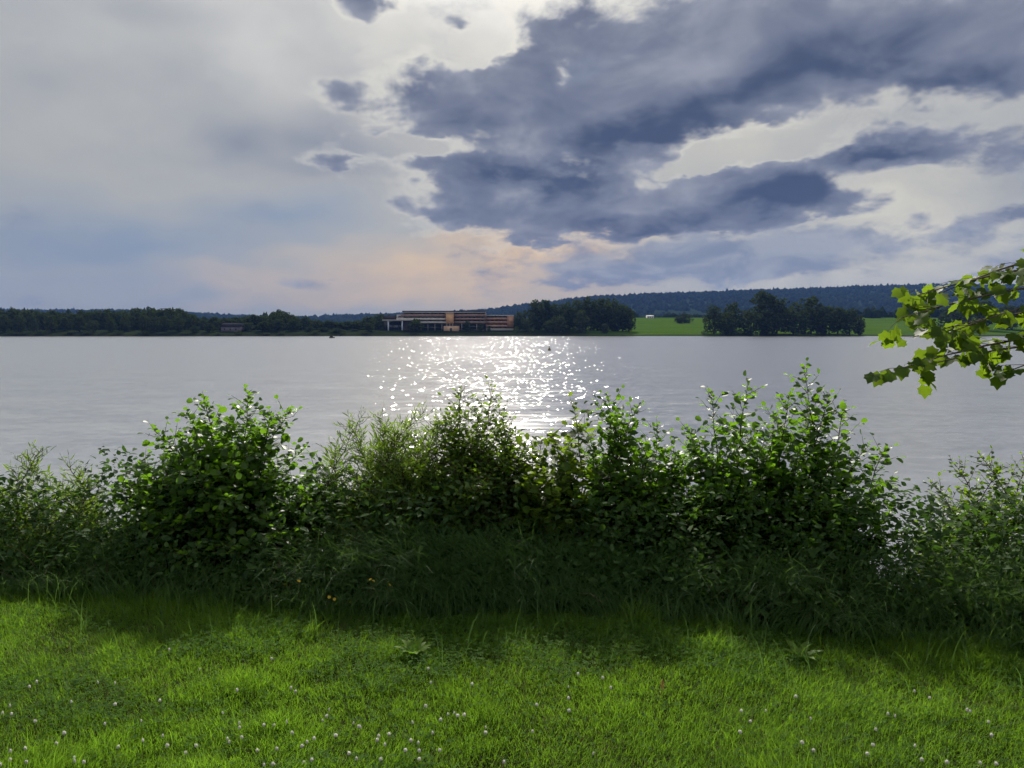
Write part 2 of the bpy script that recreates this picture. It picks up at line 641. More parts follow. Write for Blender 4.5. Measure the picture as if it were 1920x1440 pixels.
# mirror facets of the larger ripples: these make the glitter
gm = t.n('ShaderNodeBsdfGlossy', distribution='BECKMANN')
gm.inputs['Color'].default_value = (0.85, 0.84, 0.80, 1)
gm.inputs['Roughness'].default_value = 0.10
t.l(wn, gm.inputs['Normal'])
mw = t.n('ShaderNodeMixShader')
mw.inputs[0].default_value = 0.86
t.l(pw.outputs[0], mw.inputs[1])
t.l(gw.outputs[0], mw.inputs[2])
mw2 = t.n('ShaderNodeMixShader')
mw2.inputs[0].default_value = 0.10
t.l(mw.outputs[0], mw2.inputs[1])
t.l(gm.outputs[0], mw2.inputs[2])
surface(t, mw2.outputs[0])
lx = axis((-4300, -600, 12), (-600, 600, 24), (600, 4300, 12))
ly = axis((5.2, 60, 10), (60, 640, 20))
LX, LY = np.meshgrid(lx, ly)
ii, jj = np.meshgrid(np.arange(len(lx) - 1), np.arange(len(ly) - 1))
q = (jj * len(lx) + ii).ravel()
lake = add('lake', np_mesh('lake', np.stack([LX, LY, LX * 0 + WATER_Z], -1).reshape(-1, 3), np.stack([q, q + 1, q + len(lx) + 1, q + len(lx)], 1), [m_water]), kind='structure')

# ------------------------------------------------------------------ hills
RIDGE = [(-700, 586), (-200, 588), (0, 586), (240, 586), (330, 589), (420, 594), (500, 599), (580, 599), (640, 595), (690, 594), (750, 593), (840, 590), (910, 586),
         (990, 575), (1100, 562), (1200, 557), (1300, 554), (1400, 549), (1500, 546), (1600, 542), (1680, 540), (1800, 539), (1950, 541), (2300, 552), (2800, 566)]
RY = 3500.0
rx = np.array([at(u, v, RY).x for u, v in RIDGE])
rz = np.array([at(u, v, RY).z for u, v in RIDGE])


def hill_z(x, y):
    x = np.asarray(x, float)
    y = np.asarray(y, float)
    xs = x * RY / np.maximum(y, 2000.0) * 0.5 + x * 0.5
    top = np.interp(xs, rx, rz) - 1.0
    prof = sstep(y, 1300, 3550) * 0.85 + 0.15 * sstep(y, 2500, 3500)
    prof = np.where(y > 3500, prof * (1 - 0.35 * sstep(y, 3500, 4600)), prof)
    z = -12 + (top + 12) * prof
    return z + 14 * (fbm(x / 420, y / 420, 40) - 0.5) * sstep(y, 1400, 2200) * (1 - 0.8 * sstep(y, 3100, 3450))


hx = np.linspace(-4200, 4200, 190)
hy = np.linspace(1200, 4500, 70)
HX, HY = np.meshgrid(hx, hy)
ii, jj = np.meshgrid(np.arange(len(hx) - 1), np.arange(len(hy) - 1))
q = (jj * len(hx) + ii).ravel()
m_hill, t = material('wooded_hillside')
geo = t.n('ShaderNodeNewGeometry')
hn = t.noise(geo.outputs['Position'], 0.02, 6, 0.65, dims='3D')
surface(t, principled(t, t.mix(t.smooth(hn.outputs['Fac'], 0.3, 0.7), (0.012, 0.022, 0.011), (0.022, 0.034, 0.015)), 0.95, 0.0))
hills = add('hills', np_mesh('hills', np.stack([HX, HY, hill_z(HX, HY)], -1).reshape(-1, 3), np.stack([q, q + 1, q + len(hx) + 1, q + len(hx)], 1), [m_hill], smooth=True), kind='structure')

# forest on the hills: far too many trees to count, one mass of little crowns
m_forest = leaf_mat('far_forest', (0.008, 0.014, 0.008), (0.022, 0.034, 0.015), (0.03, 0.05, 0.015), 0.1, 0.95, 0.0)
cr = np.array([(0, 0, 1.0)] + [(math.cos(a) * .5, math.sin(a) * .5, .62) for a in np.arange(5) * 1.2566] + [(math.cos(a + .6) * .42, math.sin(a + .6) * .42, 0.0) for a in np.arange(5) * 1.2566])
crf = [(0, 1 + i, 1 + (i + 1) % 5) for i in range(5)] + [(1 + i, 6 + i, 1 + (i + 1) % 5) for i in range(5)] + [(1 + (i + 1) % 5, 6 + i, 6 + (i + 1) % 5) for i in range(5)]


def crowns(name, X, Y, Z, H, W, label):
    n = len(X)
    rot = RNG.uniform(0, 6.28, n)
    cs, sn = np.cos(rot), np.sin(rot)
    T = cr[None] * np.stack([W, W, H], 1)[:, None, :]
    T = T * RNG.uniform(0.75, 1.25, (n, len(cr), 1))
    V = np.stack([T[..., 0] * cs[:, None] - T[..., 1] * sn[:, None] + X[:, None], T[..., 0] * sn[:, None] + T[..., 1] * cs[:, None] + Y[:, None], T[..., 2] + Z[:, None]], -1).reshape(-1, 3)
    F = (np.array(crf)[None] + (np.arange(n) * len(cr))[:, None, None]).reshape(-1, 3)
    return add(name, np_mesh(name, V, F, [m_forest], np.repeat(RNG.uniform(0, 1, n), len(cr))), kind='stuff', label=label, category='forest')


n = 15000
fy = RNG.uniform(1500, 3560, n) ** 1.0
fx = RNG.uniform(-1, 1, n) * (0.78 * fy + 150)
fz = hill_z(fx, fy)
keep = (fbm(fx / 260, fy / 200, 50) > 0.36) | (fy > 2500)
keep &= fz > ground_z(fx, fy) - 3
fx, fy, fz = fx[keep], fy[keep], fz[keep]
fh = RNG.uniform(11, 20, len(fx))
hill_forest = crowns('hill_forest', fx, fy, fz - 2, fh, RNG.uniform(11, 19, len(fx)), 'dark blue-green forest covering the long hill beyond the lake')
# dense crest line
n = 2600
fx = np.linspace(-2700, 2700, n) + RNG.uniform(-3, 3, n)
fy = RNG.uniform(3440, 3520, n)
crest_forest = crowns('hilltop_forest', fx, fy, hill_z(fx, fy) - 3, RNG.uniform(9, 17, n) * (1 + .5 * (RNG.uniform(0, 1, n) > .96)), RNG.uniform(9, 15, n), 'ragged row of treetops along the crest of the long hill')

# ------------------------------------------------------------------ haze over the lake and hills
m_haze, t = material('haze_air')
pv = t.n('ShaderNodeVolumePrincipled')
pv.inputs['Color'].default_value = (0.13, 0.26, 0.66, 1)
pv.inputs['Density'].default_value = 0.00008
pv.inputs['Anisotropy'].default_value = 0.0
o = t.n('ShaderNodeOutputMaterial')
t.l(pv.outputs[0], o.inputs['Volume'])
g = Geo().box(-4600, 4600, -80, 4900, -10, 330)
haze = add('haze', g.mesh('haze', [m_haze]), kind='stuff')

# ------------------------------------------------------------------ far trees
m_bark = plain('bark', (0.07, 0.055, 0.04), 0.9, 0.1, 0.35, 6.0)
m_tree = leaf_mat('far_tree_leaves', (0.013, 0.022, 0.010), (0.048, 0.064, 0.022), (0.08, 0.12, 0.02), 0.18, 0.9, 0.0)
m_tree_grey = leaf_mat('far_tree_leaves_greyish', (0.028, 0.040, 0.022), (0.062, 0.080, 0.036), (0.06, 0.09, 0.02), 0.18, 0.9, 0.0)


def far_tree_meshes(seed, width, n_quad, mat, crown_low=0.08, column=False):
    """trunk and crown of a tree one unit high"""
    r = np.random.default_rng(seed)
    g = Geo()
    top = 0.62
    pts = [(0.012 * math.sin(k * 1.3 + seed), 0.012 * math.cos(k * 1.9), k / 6 * top) for k in range(7)]
    g.tube(pts, np.linspace(0.026, 0.008, 7), 6)
    lobes = []
    nl = 15
    for k in range(nl):
        hh = crown_low + (0.93 - crown_low) * (k + 0.5) / nl
        prof = math.sin(min(1.0, ((hh - crown_low) / (1 - crown_low)) ** (0.75 if not column else 0.55) * 1.02) * math.pi) ** 0.55
        a = k * 2.4 + r.uniform(-.4, .4)
        rr = width * 0.5 * prof * r.uniform(0.35, 0.72)
        c = np.array([math.cos(a) * rr, math.sin(a) * rr, min(hh, 0.9)])
        s = width * r.uniform(0.17, 0.27) * (0.6 + 0.4 * prof)
        lobes.append((c, s))
        st = np.array([0, 0, max(0.12, hh - 0.22)])
        if st[2] < top:
            g.tube([st, (st + c) / 2 + [0, 0, .02], c], [0.011, 0.008, 0.004], 4)
    trunk = g.mesh('trunk', [m_bark])
    lc = np.array([l[0] for l in lobes])
    ls = np.array([l[1] for l in lobes])
    ch = r.choice(len(lobes), n_quad, p=ls ** 2 / (ls ** 2).sum())
    d = unit(r.normal(size=(n_quad, 3)))
    P = lc[ch] + d * ls[ch][:, None] * r.uniform(0.55, 1.06, n_quad)[:, None] * np.array([1, 1, 0.85])
    P[:, 2] = np.clip(P[:, 2], crown_low * 0.4, 1.0)
    A = unit(r.normal(size=(n_quad, 3)))
    N = unit(d + 0.8 * r.normal(size=(n_quad, 3)))
    tv = np.array([(-.5, -.5, 0), (.5, -.3, 0.1), (.35, .5, 0), (-.4, .45, .1)])
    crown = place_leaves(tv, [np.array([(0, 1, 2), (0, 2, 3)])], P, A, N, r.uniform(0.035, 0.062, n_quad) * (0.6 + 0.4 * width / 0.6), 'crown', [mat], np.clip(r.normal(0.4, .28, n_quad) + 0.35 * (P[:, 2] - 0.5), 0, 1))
    return trunk, crown


VAR = [far_tree_meshes(100 + k, w_, 900, m_tree, cl) for k, (w_, cl) in enumerate([(0.72, .08), (0.6, .1), (0.85, .06), (0.66, .12), (0.78, .05)])]
VARG = [far_tree_meshes(200 + k, w_, 800, m_tree_grey, cl) for k, (w_, cl) in enumerate([(0.8, .05), (0.7, .06)])]
VARB = [far_tree_meshes(300 + k, w_, 420, m_tree_grey if k else m_tree, 0.02) for k, w_ in enumerate([1.1, 1.3])]
VARW = {id(v): w_ for v, w_ in zip(VAR + VARG + VARB, [0.72, .6, .85, .66, .78, .8, .7, 1.1, 1.3])}


def far_tree(u, vtop, Y, wpx, var, label, group=None, name='broadleaf_tree', cat='tree'):
    P = at(u, vtop, Y)
    z0 = float(ground_z(P.x, Y))
    H = max(P.z - z0, 1.0)
    e = thing(name, label, cat, (P.x, Y, z0 - 0.1), random.uniform(0, 6.28), group)
    sxy = (wpx / FPX * Y) / VARW[id(var)] * 1.05
    e.scale = (sxy, sxy, H)
    add('trunk', var[0], e)
    add('crown', var[1], e)
    return e


# wood along the shore next to the columned end of the hotel
OUT_L = [(-300, 575), (-100, 580), (0, 576), (120, 582), (240, 579), (300, 578), (338, 577), (352, 590), (400, 594), (430, 594), (470, 590), (495, 586), (522, 581), (545, 588), (575, 596), (620, 600), (660, 600), (700, 594), (725, 588), (745, 586)]
ou, ov = [a for a, b in OUT_L], [b for a, b in OUT_L]
lab = 'dark rounded tree in the unbroken wood running along the far shore'
rw = random.Random(5)
u = -110.0
while u < 712:
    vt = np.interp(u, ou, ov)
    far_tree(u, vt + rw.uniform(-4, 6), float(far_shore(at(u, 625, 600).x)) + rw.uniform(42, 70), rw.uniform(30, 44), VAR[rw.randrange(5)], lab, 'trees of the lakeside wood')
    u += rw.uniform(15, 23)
u = -100.0
while u < 705:
    vt = np.interp(u, ou, ov)
    far_tree(u, vt + rw.uniform(8, 20), float(far_shore(at(u, 625, 600).x)) + rw.uniform(12, 30), rw.uniform(18, 32), (VAR + VARG)[rw.randrange(7)], 'lower tree at the front of the wood along the far shore', 'front trees of the lakeside wood')
    u += rw.uniform(20, 34)
far_tree(522, 580, 660, 30, VAR[2], 'domed tree standing out above the rest of the lakeside wood')
far_tree(338, 577, 640, 26, VAR[4], 'square-topped tree at the high end of the lakeside wood')
# deeper wood behind, seen as one mass
n = 1500
fx = RNG.uniform(-560, -70, n)
fy = RNG.uniform(680, 900, n)
fz = ground_z(fx, fy)
tt = np.array([at(float(np.interp(960 + FPX * a / b, [-900, 3000], [-900, 3000])), float(np.interp(960 + FPX * a / b, ou, ov)) + 4, b).z for a, b in zip(fx, fy)])
lake_wood = crowns('woodland', fx, fy, fz, np.clip(tt - fz, 4, 40) * RNG.uniform(.7, 1.0, n), RNG.uniform(7, 12, n), 'dense dark woodland behind the trees of the far shore')
# belts of trees at the foot of the hill
n = 1500
fx = RNG.uniform(-120, 1150, n)
fy = np.where(RNG.uniform(0, 1, n) < .45, RNG.uniform(900, 990, n), RNG.uniform(1150, 1700, n))
fx = np.where(fy < 1000, np.where(RNG.uniform(0, 1, n) < .6, RNG.uniform(-150, 145, n), RNG.uniform(330, 900, n)), fx)
fz = np.maximum(ground_z(fx, fy), hill_z(fx, fy))
foot_wood = crowns('tree_belt', fx, fy, fz - 1, RNG.uniform(6, 15, n), RNG.uniform(8, 15, n), 'dark belts of trees between the meadow and the wooded hill')

# grove beside the red wing
gl = 'tall black-green tree packed into the dense grove beside the red hotel wing'
for u, v, wd, k in [(1004, 562, 40, 0), (1022, 561, 40, 3), (1042, 567, 40, 1), (1064, 566, 42, 2), (1086, 561, 44, 4), (1108, 556, 46, 0), (1130, 557, 46, 3), (1150, 560, 42, 2), (1168, 567, 40, 1), (1180, 580, 30, 4), (1012, 580, 36, 4), (1055, 585, 50, 0), (1120, 580, 50, 2), (1160, 585, 44, 1)]:
    far_tree(u, v, 640 + (k * 7) % 11, wd, VAR[k], gl, 'trees of the dense grove')
for u, v, wd, k in [(1047, 590, 36, 0), (1090, 581, 34, 1), (1030, 600, 26, 0), (1134, 606, 18, 1)]:
    far_tree(u, v, 616, wd, VARG[k], 'lower grey-green tree standing in front of the dense grove', 'front trees of the dense grove')
far_tree(974, 583, 634, 26, VAR[1], 'slim tree between the red hotel wing and the grove')
far_tree(986, 598, 622, 20, VARG[1], 'small grey-green tree at the edge of the grove')
far_tree(998, 614, 611, 14, VARB[1], 'pale low bush at the foot of the grove', name='shore_bush', cat='bush')
far_tree(968, 612, 612, 12, VARB[0], 'low bush beside the red end of the hotel', name='shore_bush', cat='bush')
# trees in front of the hotel
far_tree(779, 597, 616, 34, VAR[2], 'round dark tree in front of the hotel near its white columns')
far_tree(876, 600, 617, 15, VAR[1], 'small dark tree in front of the hotel beside the pale pavilion')
far_tree(902, 606, 618, 13, VARG[0], 'little grey-green tree in front of the hotel where the red wing begins')
far_tree(917, 610, 619, 8, VARG[1], 'slim young tree in front of the red hotel wing')
# group on the meadow shore
for u, v, wd, k, Y, lb in [
        (1340, 572, 46, 0, 622, 'low domed tree at the meadow end of the waterside tree group'),
        (1376, 566, 46, 2, 626, 'round dark tree second from the meadow end of the waterside group'),
        (1362, 585, 40, 4, 612, 'low leafy tree filling the gap in the waterside group'),
        (1434, 543, 60, 3, 628, 'tallest tree of the waterside group, with a pointed dome'),
        (1458, 553, 54, 0, 624, 'broad tree leaning against the tallest of the waterside group'),
        (1408, 578, 50, 2, 612, 'low spreading tree in front of the tallest waterside tree'),
        (1440, 580, 60, 4, 613, 'wide low tree under the tallest waterside tree'),
        (1522, 555, 74, 2, 622, 'broad domed tree standing alone at the heart of the waterside group'),
        (1488, 580, 46, 1, 614, 'low tree beside the broad domed tree of the waterside group'),
        (1545, 576, 56, 4, 616, 'wide dark tree tucked beside the broad domed waterside tree'),
        (1572, 574, 46, 3, 618, 'loose tree near the thin end of the waterside group'),
        (1594, 577, 40, 0, 614, 'gappy tree with a visible trunk at the thin end of the waterside group'),
        (1612, 590, 24, 1, 612, 'thin sparse tree, last of the waterside group')]:
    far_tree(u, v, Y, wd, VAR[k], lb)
far_tree(1283, 588, 800, 34, VAR[2], 'dark round tree alone on the green meadow')
far_tree(1274, 592, 790, 20, VAR[4], 'small dark tree pressed against the lone meadow tree')
for u, v, wd, k in [(1730, 585, 40, 0), (1790, 570, 60, 2), (1840, 562, 56, 3), (1890, 572, 56, 4), (1945, 566, 60, 1)]:
    far_tree(u, v, 640 + 9 * k, wd, VAR[k], 'dark tree in the loose row beyond the maple branch', 'row on the meadow beyond the maple')
# bushes at the waterline
rb = random.Random(9)
for u in list(range(-60, 720, 46)) + list(range(1330, 1610, 42)):
    uu = u + rb.uniform(-12, 12)
    Y = float(far_shore(at(uu, 625, 600).x)) + rb.uniform(3, 8)
    far_tree(uu, 621 + rb.uniform(-2, 2), Y, rb.uniform(14, 26), VARB[rb.randrange(2)], 'low dark bush at the waterline of the far shore', 'bushes along the far waterline', 'shore_bush', 'bush')

# ------------------------------------------------------------------ hotel
HY = 630.0
K = HY / FPX


def hx_(u):
    return (u - 960.0) * K


def hz_(v):
    return at(960, v, HY).z


c_white = plain('hotel_white_render', (0.50, 0.47, 0.43), 0.8, 0.2, 0.15, 0.3)
c_brown = plain('hotel_brown_parapet', (0.30, 0.20, 0.17), 0.8, 0.2, 0.2, 0.3)
c_red = plain('hotel_red_parapet', (0.42, 0.23, 0.16), 0.8, 0.2, 0.2, 0.3)
c_orange = plain('hotel_orange_render', (0.62, 0.37, 0.20), 0.8, 0.2, 0.12, 0.3)
c_tan = plain('hotel_tan_render', (0.52, 0.35, 0.24), 0.8, 0.2, 0.15, 0.3)
c_dark = plain('hotel_dark_roof', (0.045, 0.04, 0.045), 0.7, 0.3, 0.3, 0.3)
c_wall = plain('hotel_back_wall', (0.15, 0.115, 0.11), 0.8, 0.2, 0.2, 0.3)
c_plinth = plain('hotel_grey_plinth', (0.26, 0.25, 0.23), 0.85, 0.2, 0.2, 0.3)
c_glass, t = material('window_glass')
surface(t, principled(t, (0.012, 0.018, 0.03), 0.08, 0.6))
c_bluecol = plain('hotel_column_paint', (0.58, 0.62, 0.72), 0.7, 0.3, 0.1, 0.5)

hotel = thing('lakeside_hotel', 'long low terraced hotel with white bands, orange stair block and red end wing', 'hotel', (hx_(840), HY, float(ground_z(hx_(840), HY)) - 0.3))
HO = np.array(hotel.location)


def hpart(name, u0, u1, v0, v1, y0, y1, mat, parent=None, **kw):
    """box part from photo-scale measures: v0 upper edge, v1 lower edge, y metres behind the front"""
    x0, x1 = hx_(u0), hx_(u1)
    g = Geo().box(x0 - HO[0], x1 - HO[0], y0, y1, hz_(v1) - HO[2], hz_(v0) - HO[2])
    o = add(name, g.mesh(name, [mat]), parent or hotel, **kw)
    return o


BASE = 624.5
# main block: set-back top storey, roof, white fascia
mainw = hpart('wall', 757, 910.5, 586.2, BASE, 4.0, 18.0, c_wall, label='brown back wall of the main block')
hpart('roof', 755, 911.5, 582.6, 584.3, 0.2, 18.6, c_dark, label='thin dark flat roof')
hpart('fascia', 755.4, 911.1, 584.3, 586.6, 0.5, 3.99, c_white, label='white band under the roof')
hpart('balcony_parapet', 752, 836.8, 589.0, 593.6, 0.6, 1.1, c_brown)
hpart('balcony_floor', 752, 836.8, 593.2, 593.8, 1.12, 3.98, c_brown)
hpart('balcony_parapet', 744, 836.8, 596.2, 600.2, -0.8, -0.2, c_white)
hpart('balcony_floor', 744, 836.8, 599.6, 600.4, -0.18, 3.98, c_white)
hpart('balcony_parapet', 776, 836.8, 602.8, 606.0, -1.6, -1.0, c_white)
hpart('balcony_floor', 776, 836.8, 605.4, 606.2, -0.98, 3.98, c_white)
for a, b in [(589.0, 593.4), (596.2, 599.6), (602.4, 606.0)]:
    hpart('balcony_parapet', 851.2, 911, a, b, 0.6, 1.1, c_brown)
    hpart('balcony_floor', 851.2, 911, b - 0.5, b + 0.1, 1.12, 3.98, c_brown)
hpart('stair_block', 837, 851, 588.5, 606.5, -2.2, 3.9, c_orange, label='bright orange windowless stair block')
hpart('stair_block_cap', 836.6, 851.4, 586.8, 588.5, -2.4, 3.9, c_tan)
pav = hpart('pavilion', 834, 862, 611.5, BASE, -9.0, -2.5, c_tan, label='low tan pavilion in front of the stair block')
hpart('door', 845.2, 849.4, 615.2, 621.6, -9.12, -8.9, c_dark, pav)
for u in (838.5, 844, 849.5):
    hpart('post', u - .5, u + .5, 606.5, BASE, -2.0, -1.5, c_white)
# windows storey by storey
wm = {}


def window(u, v, w_, h_, y, parent=None):
    key = (w_, h_)
    if key not in wm:
        g = Geo().box(-w_ / 2, w_ / 2, 0, 0.12, -h_ / 2, h_ / 2)
        wm[key] = g.mesh('window', [c_glass])
        f = Geo()
        f.box(-w_ / 2 - .1, w_ / 2 + .1, -0.05, 0.08, h_ / 2, h_ / 2 + .1).box(-w_ / 2 - .1, w_ / 2 + .1, -0.05, 0.08, -h_ / 2 - .1, -h_ / 2)
        f.box(-w_ / 2 - .1, -w_ / 2, -0.05, 0.08, -h_ / 2, h_ / 2).box(w_ / 2, w_ / 2 + .1, -0.05, 0.08, -h_ / 2, h_ / 2)
        wm[key, 'f'] = f.mesh('frame', [c_white])
    o = add('window', wm[key], parent or hotel, (hx_(u) - HO[0], y, hz_(v) - HO[2]))
    add('frame', wm[key, 'f'], o)
    return o


for v0, v1, u0, u1 in [(586.9, 588.9, 760, 835), (594.2, 596.1, 758, 835), (600.6, 602.6, 780, 835), (586.9, 588.9, 854, 909), (593.9, 596.0, 854, 909), (600.0, 602.2, 854, 909)]:
    k = int((u1 - u0) / 7.4)
    for i in range(k):
        window(u0 + (i + .5) * (u1 - u0) / k, (v0 + v1) / 2, 2.3, 0.85, 3.87)
for u in np.arange(763, 911, 14.8):
    if not 836 < u < 852:
        hpart('balcony_divider', u - .3, u + .3, 586.7, 589, 1.2, 3.9, c_brown)
# open ground floor with posts
hpart('ground_floor_glazing', 786, 833, 608, 620.5, 3.7, 3.98, c_glass)
hpart('ground_floor_glazing', 862.5, 910, 608, 617, 3.7, 3.98, c_glass)
for u in (790, 803, 816, 829, 866, 880, 894):
    hpart('post', u - .55, u + .55, 606.2, BASE, -0.9 if u < 840 else 0.7, -0.3 if u < 840 else 1.2, c_plinth)
# low wing at the columned end
hall = hpart('glazed_hall', 720, 757, 601.2, BASE, 4.0, 16.0, c_glass, label='dark blue glazed hall behind the columns')
hpart('hall_upper_storey', 719, 744, 591.5, 599.3, 5.0, 16.0, c_dark)
hpart('canopy_slab', 718, 776, 599.4, 601.2, -2.2, 3.9, c_white, label='thin white canopy slab on tall columns')
for u in (729.2, 755.2):
    hpart('column', u - 1.1, u + 1.1, 601.2, BASE, -1.6, -0.7, c_bluecol)
for u in (722, 738, 747, 766):
    hpart('mullion', u - .35, u + .35, 601.3, BASE, 3.7, 3.98, c_dark)
hpart('corner_bay', 744.2, 756, 590, 596.2, 1.2, 3.9, c_white)
window(750, 593.2, 2.6, 1.2, 1.08)
# red wing
red = hpart('red_wing', 911.5, 963, 592.2, BASE, 5.0, 18.0, c_wall, label='lower red wing at the end of the hotel')
hpart('wing_roof', 911.2, 963.6, 590.6, 592.2, 2.6, 18.4, c_white, red)
for a, b in [(595.6, 599.2), (602.2, 606.2), (609.2, 613.0)]:
    hpart('balcony_parapet', 911.6, 951, a, b, 2.6, 3.1, c_red, red)
    hpart('balcony_floor', 911.6, 951, b - .5, b + .1, 3.12, 4.98, c_red, red)
hpart('end_wall', 951.2, 963.2, 592.3, 613.2, 2.4, 4.98, c_red, red, label='solid orange-red end wall')
for u in (955, 960):
    pass
hpart('plinth', 911.6, 963, 615.6, BASE, 2.2, 4.98, c_plinth, red)
for v in (593.9, 600.7, 607.7, 614.3):
    for i in range(5):
        window(915.5 + i * 7.6, v, 2.3, 0.85, 4.87)

# ------------------------------------------------------------------ other far buildings
def far_house(u0, u1, vr, ve, Y, wall, roof, label, depth=9.0):
    a, b = at(u0, ve, Y), at(u1, ve, Y)
    z0 = float(max(ground_z((a.x + b.x) / 2, Y), hill_z((a.x + b.x) / 2, Y)))
    e = thing('farmhouse', label, 'house', ((a.x + b.x) / 2, Y, z0 - .3))
    L = (b.x - a.x) / 2
    he, hr = max(a.z - z0, 2.5), max(at(u0, vr, Y).z - z0, 4.0)
    add('wall', Geo().box(-L, L, 0, depth, 0, he).mesh('wall', [wall]), e)
    o = L + .4
    v = [(-o, -.5, he), (o, -.5, he), (o, depth + .5, he), (-o, depth + .5, he), (-o, depth / 2, hr), (o, depth / 2, hr)]
    add('roof', Geo().raw(v, [(0, 1, 5, 4), (2, 3, 4, 5), (0, 4, 3), (1, 2, 5), (0, 3, 2, 1)]).mesh('roof', [roof]), e)
    g = Geo()
    for k in range(3):
        x = -L * .6 + k * L * .6
        add('window', Geo().box(x - .5, x + .5, -.06, .05, he * .4, he * .4 + 1.3).mesh('window', [c_glass]), e)
    return e


c_house = plain('white_plaster', (0.75, 0.74, 0.72), 0.8, 0.2, 0.05, 0.3)
c_barn = plain('grey_boards', (0.16, 0.14, 0.17), 0.95, 0.0, 0.2, 0.4)
c_slate = plain('slate_roof', (0.035, 0.033, 0.04), 0.95, 0.0, 0.2, 0.4)
far_house(1214, 1226, 594.5, 597, 905, c_house, c_house, 'small white farmhouse above the meadow beside the dense grove')
far_house(1604, 1612, 583, 586, 1150, c_house, c_slate, 'tiny pale farmhouse at the foot of the hill behind the thin tree')
far_house(414, 449, 605, 612, 592 + 2, c_barn, c_slate, 'grey lakeside shed half hidden in the far wood', 10.0)

# ------------------------------------------------------------------ buoy and boat on the lake
c_yellow = plain('buoy_paint', (0.16, 0.12, 0.02), 0.5, 0.4, 0.3, 3.0)
c_boat = plain('boat_grey', (0.10, 0.10, 0.10), 0.5, 0.4, 0.2, 1.0)
P = at(1030, 660.2, 127.0)
b = thing('marker_buoy', 'dark yellow marker buoy floating in the sun glitter', 'buoy', (P.x, P.y, WATER_Z - .15))


def lathe(prof, sides=12):
    v, f = [], []
    for r_, z in prof:
        for k in range(sides):
            v.append((r_ * math.cos(k * 2 * math.pi / sides), r_ * math.sin(k * 2 * math.pi / sides), z))
    for i in range(len(prof) - 1):
        for k in range(sides):
            k2 = (k + 1) % sides
            f.append((i * sides + k, i * sides + k2, (i + 1) * sides + k2, (i + 1) * sides + k))
    f.append(tuple(range(sides))[::-1])
    f.append(tuple(range((len(prof) - 1) * sides, len(prof) * sides)))
    return v, f


add('float_body', Geo().raw(*lathe([(.1, 0), (.26, .06), (.27, .3), (.16, .42), (.12, .62), (.05, .68)])).mesh('float_body', [c_yellow], True), b)
add('topmark', Geo().raw(*lathe([(.03, .66), (.03, .76), (.13, .78), (.10, .92), (.02, .96)])).mesh('topmark', [c_boat], True), b)
P = at(622, 634.5, 395.0)
b = thing('moored_boat', 'small grey covered boat lying off the wooded shore', 'boat', (P.x, P.y, WATER_Z - .12))
hull = [(-1.2, -.3, 0), (1.0, -.4, 0), (1.5, 0, .1), (1.0, .4, 0), (-1.2, .3, 0), (-1.3, -.5, .6), (1.0, -.6, .62), (1.8, 0, .75), (1.0, .6, .62), (-1.3, .5, .6)]
hf = [(0, 4, 3, 2, 1), (0, 1, 6, 5), (1, 2, 7, 6), (2, 3, 8, 7), (3, 4, 9, 8), (4, 0, 5, 9), (5, 6, 7, 8, 9)]
add('hull', Geo().raw(hull, hf).mesh('hull', [c_boat]), b)
cv_ = [(-1.0, -.5, .6), (.7, -.5, .6), (.7, .5, .6), (-1.0, .5, .6), (-.8, -.38, 1.25), (.3, -.34, 1.3), (.3, .34, 1.3), (-.8, .38, 1.25)]
add('cabin_cover', Geo().raw(cv_, [(0, 1, 5, 4), (1, 2, 6, 5), (2, 3, 7, 6), (3, 0, 4, 7), (4, 5, 6, 7)]).mesh('cabin_cover', [c_slate]), b)

# ------------------------------------------------------------------ leaf shapes (unit length along +Y)
def half_leaf(mid, side, cup=0.12, droop=0.18):
    """midrib points and right-hand outline points -> folded leaf with both halves"""
    v = [(0, t_, -droop * t_ * t_) for t_ in mid]
    nm = len(v)
    for sgn in (1, -1):
        v += [(sgn * x, y, cup * abs(x) - droop * y * y) for x, y in side]
    return np.array(v), nm


def leaf_alder():
    v, nm = half_leaf([0.0, 0.14, 0.52, 0.97], [(0.25, 0.30), (0.40, 0.62), (0.26, 0.92)], 0.25)
    f = []
    for k, o in ((0, 4), (1, 7)):
        q = [(1, o, 2), (o, o + 1, 2), (o + 1, o + 2, 2), (o + 2, 3, 2)]
        f += q if k == 0 else [(a, c, b) for a, b, c in q]
    v = np.vstack([v, [(0.015, 0.0, 0), (-0.015, 0, 0)]])
    f += [(10, 1, 11)]
    return v, [np.array(f)]


def leaf_ovate():
    v, nm = half_leaf([0.0, 0.1, 0.5, 1.0], [(0.22, 0.28), (0.25, 0.58), (0.10, 0.85)], 0.3)
    f = []
    for k, o in ((0, 4), (1, 7)):
        q = [(1, o, 2), (o, o + 1, 2), (o + 1, o + 2, 2), (o + 2, 3, 2)]
        f += q if k == 0 else [(a, c, b) for a, b, c in q]
    v = np.vstack([v, [(0.014, 0.0, 0), (-0.014, 0, 0)]])
    f += [(10, 1, 11)]
    return v, [np.array(f)]


def leaf_willow():
    v = np.array([(0, 0, 0), (0, .5, -.06), (0, 1, -.22), (.075, .3, 0), (.065, .65, -.07), (-.075, .3, 0), (-.065, .65, -.07)])
    return v, [np.array([(0, 3, 1), (3, 4, 1), (4, 2, 1), (0, 1, 5), (5, 1, 6), (6, 1, 2)])]


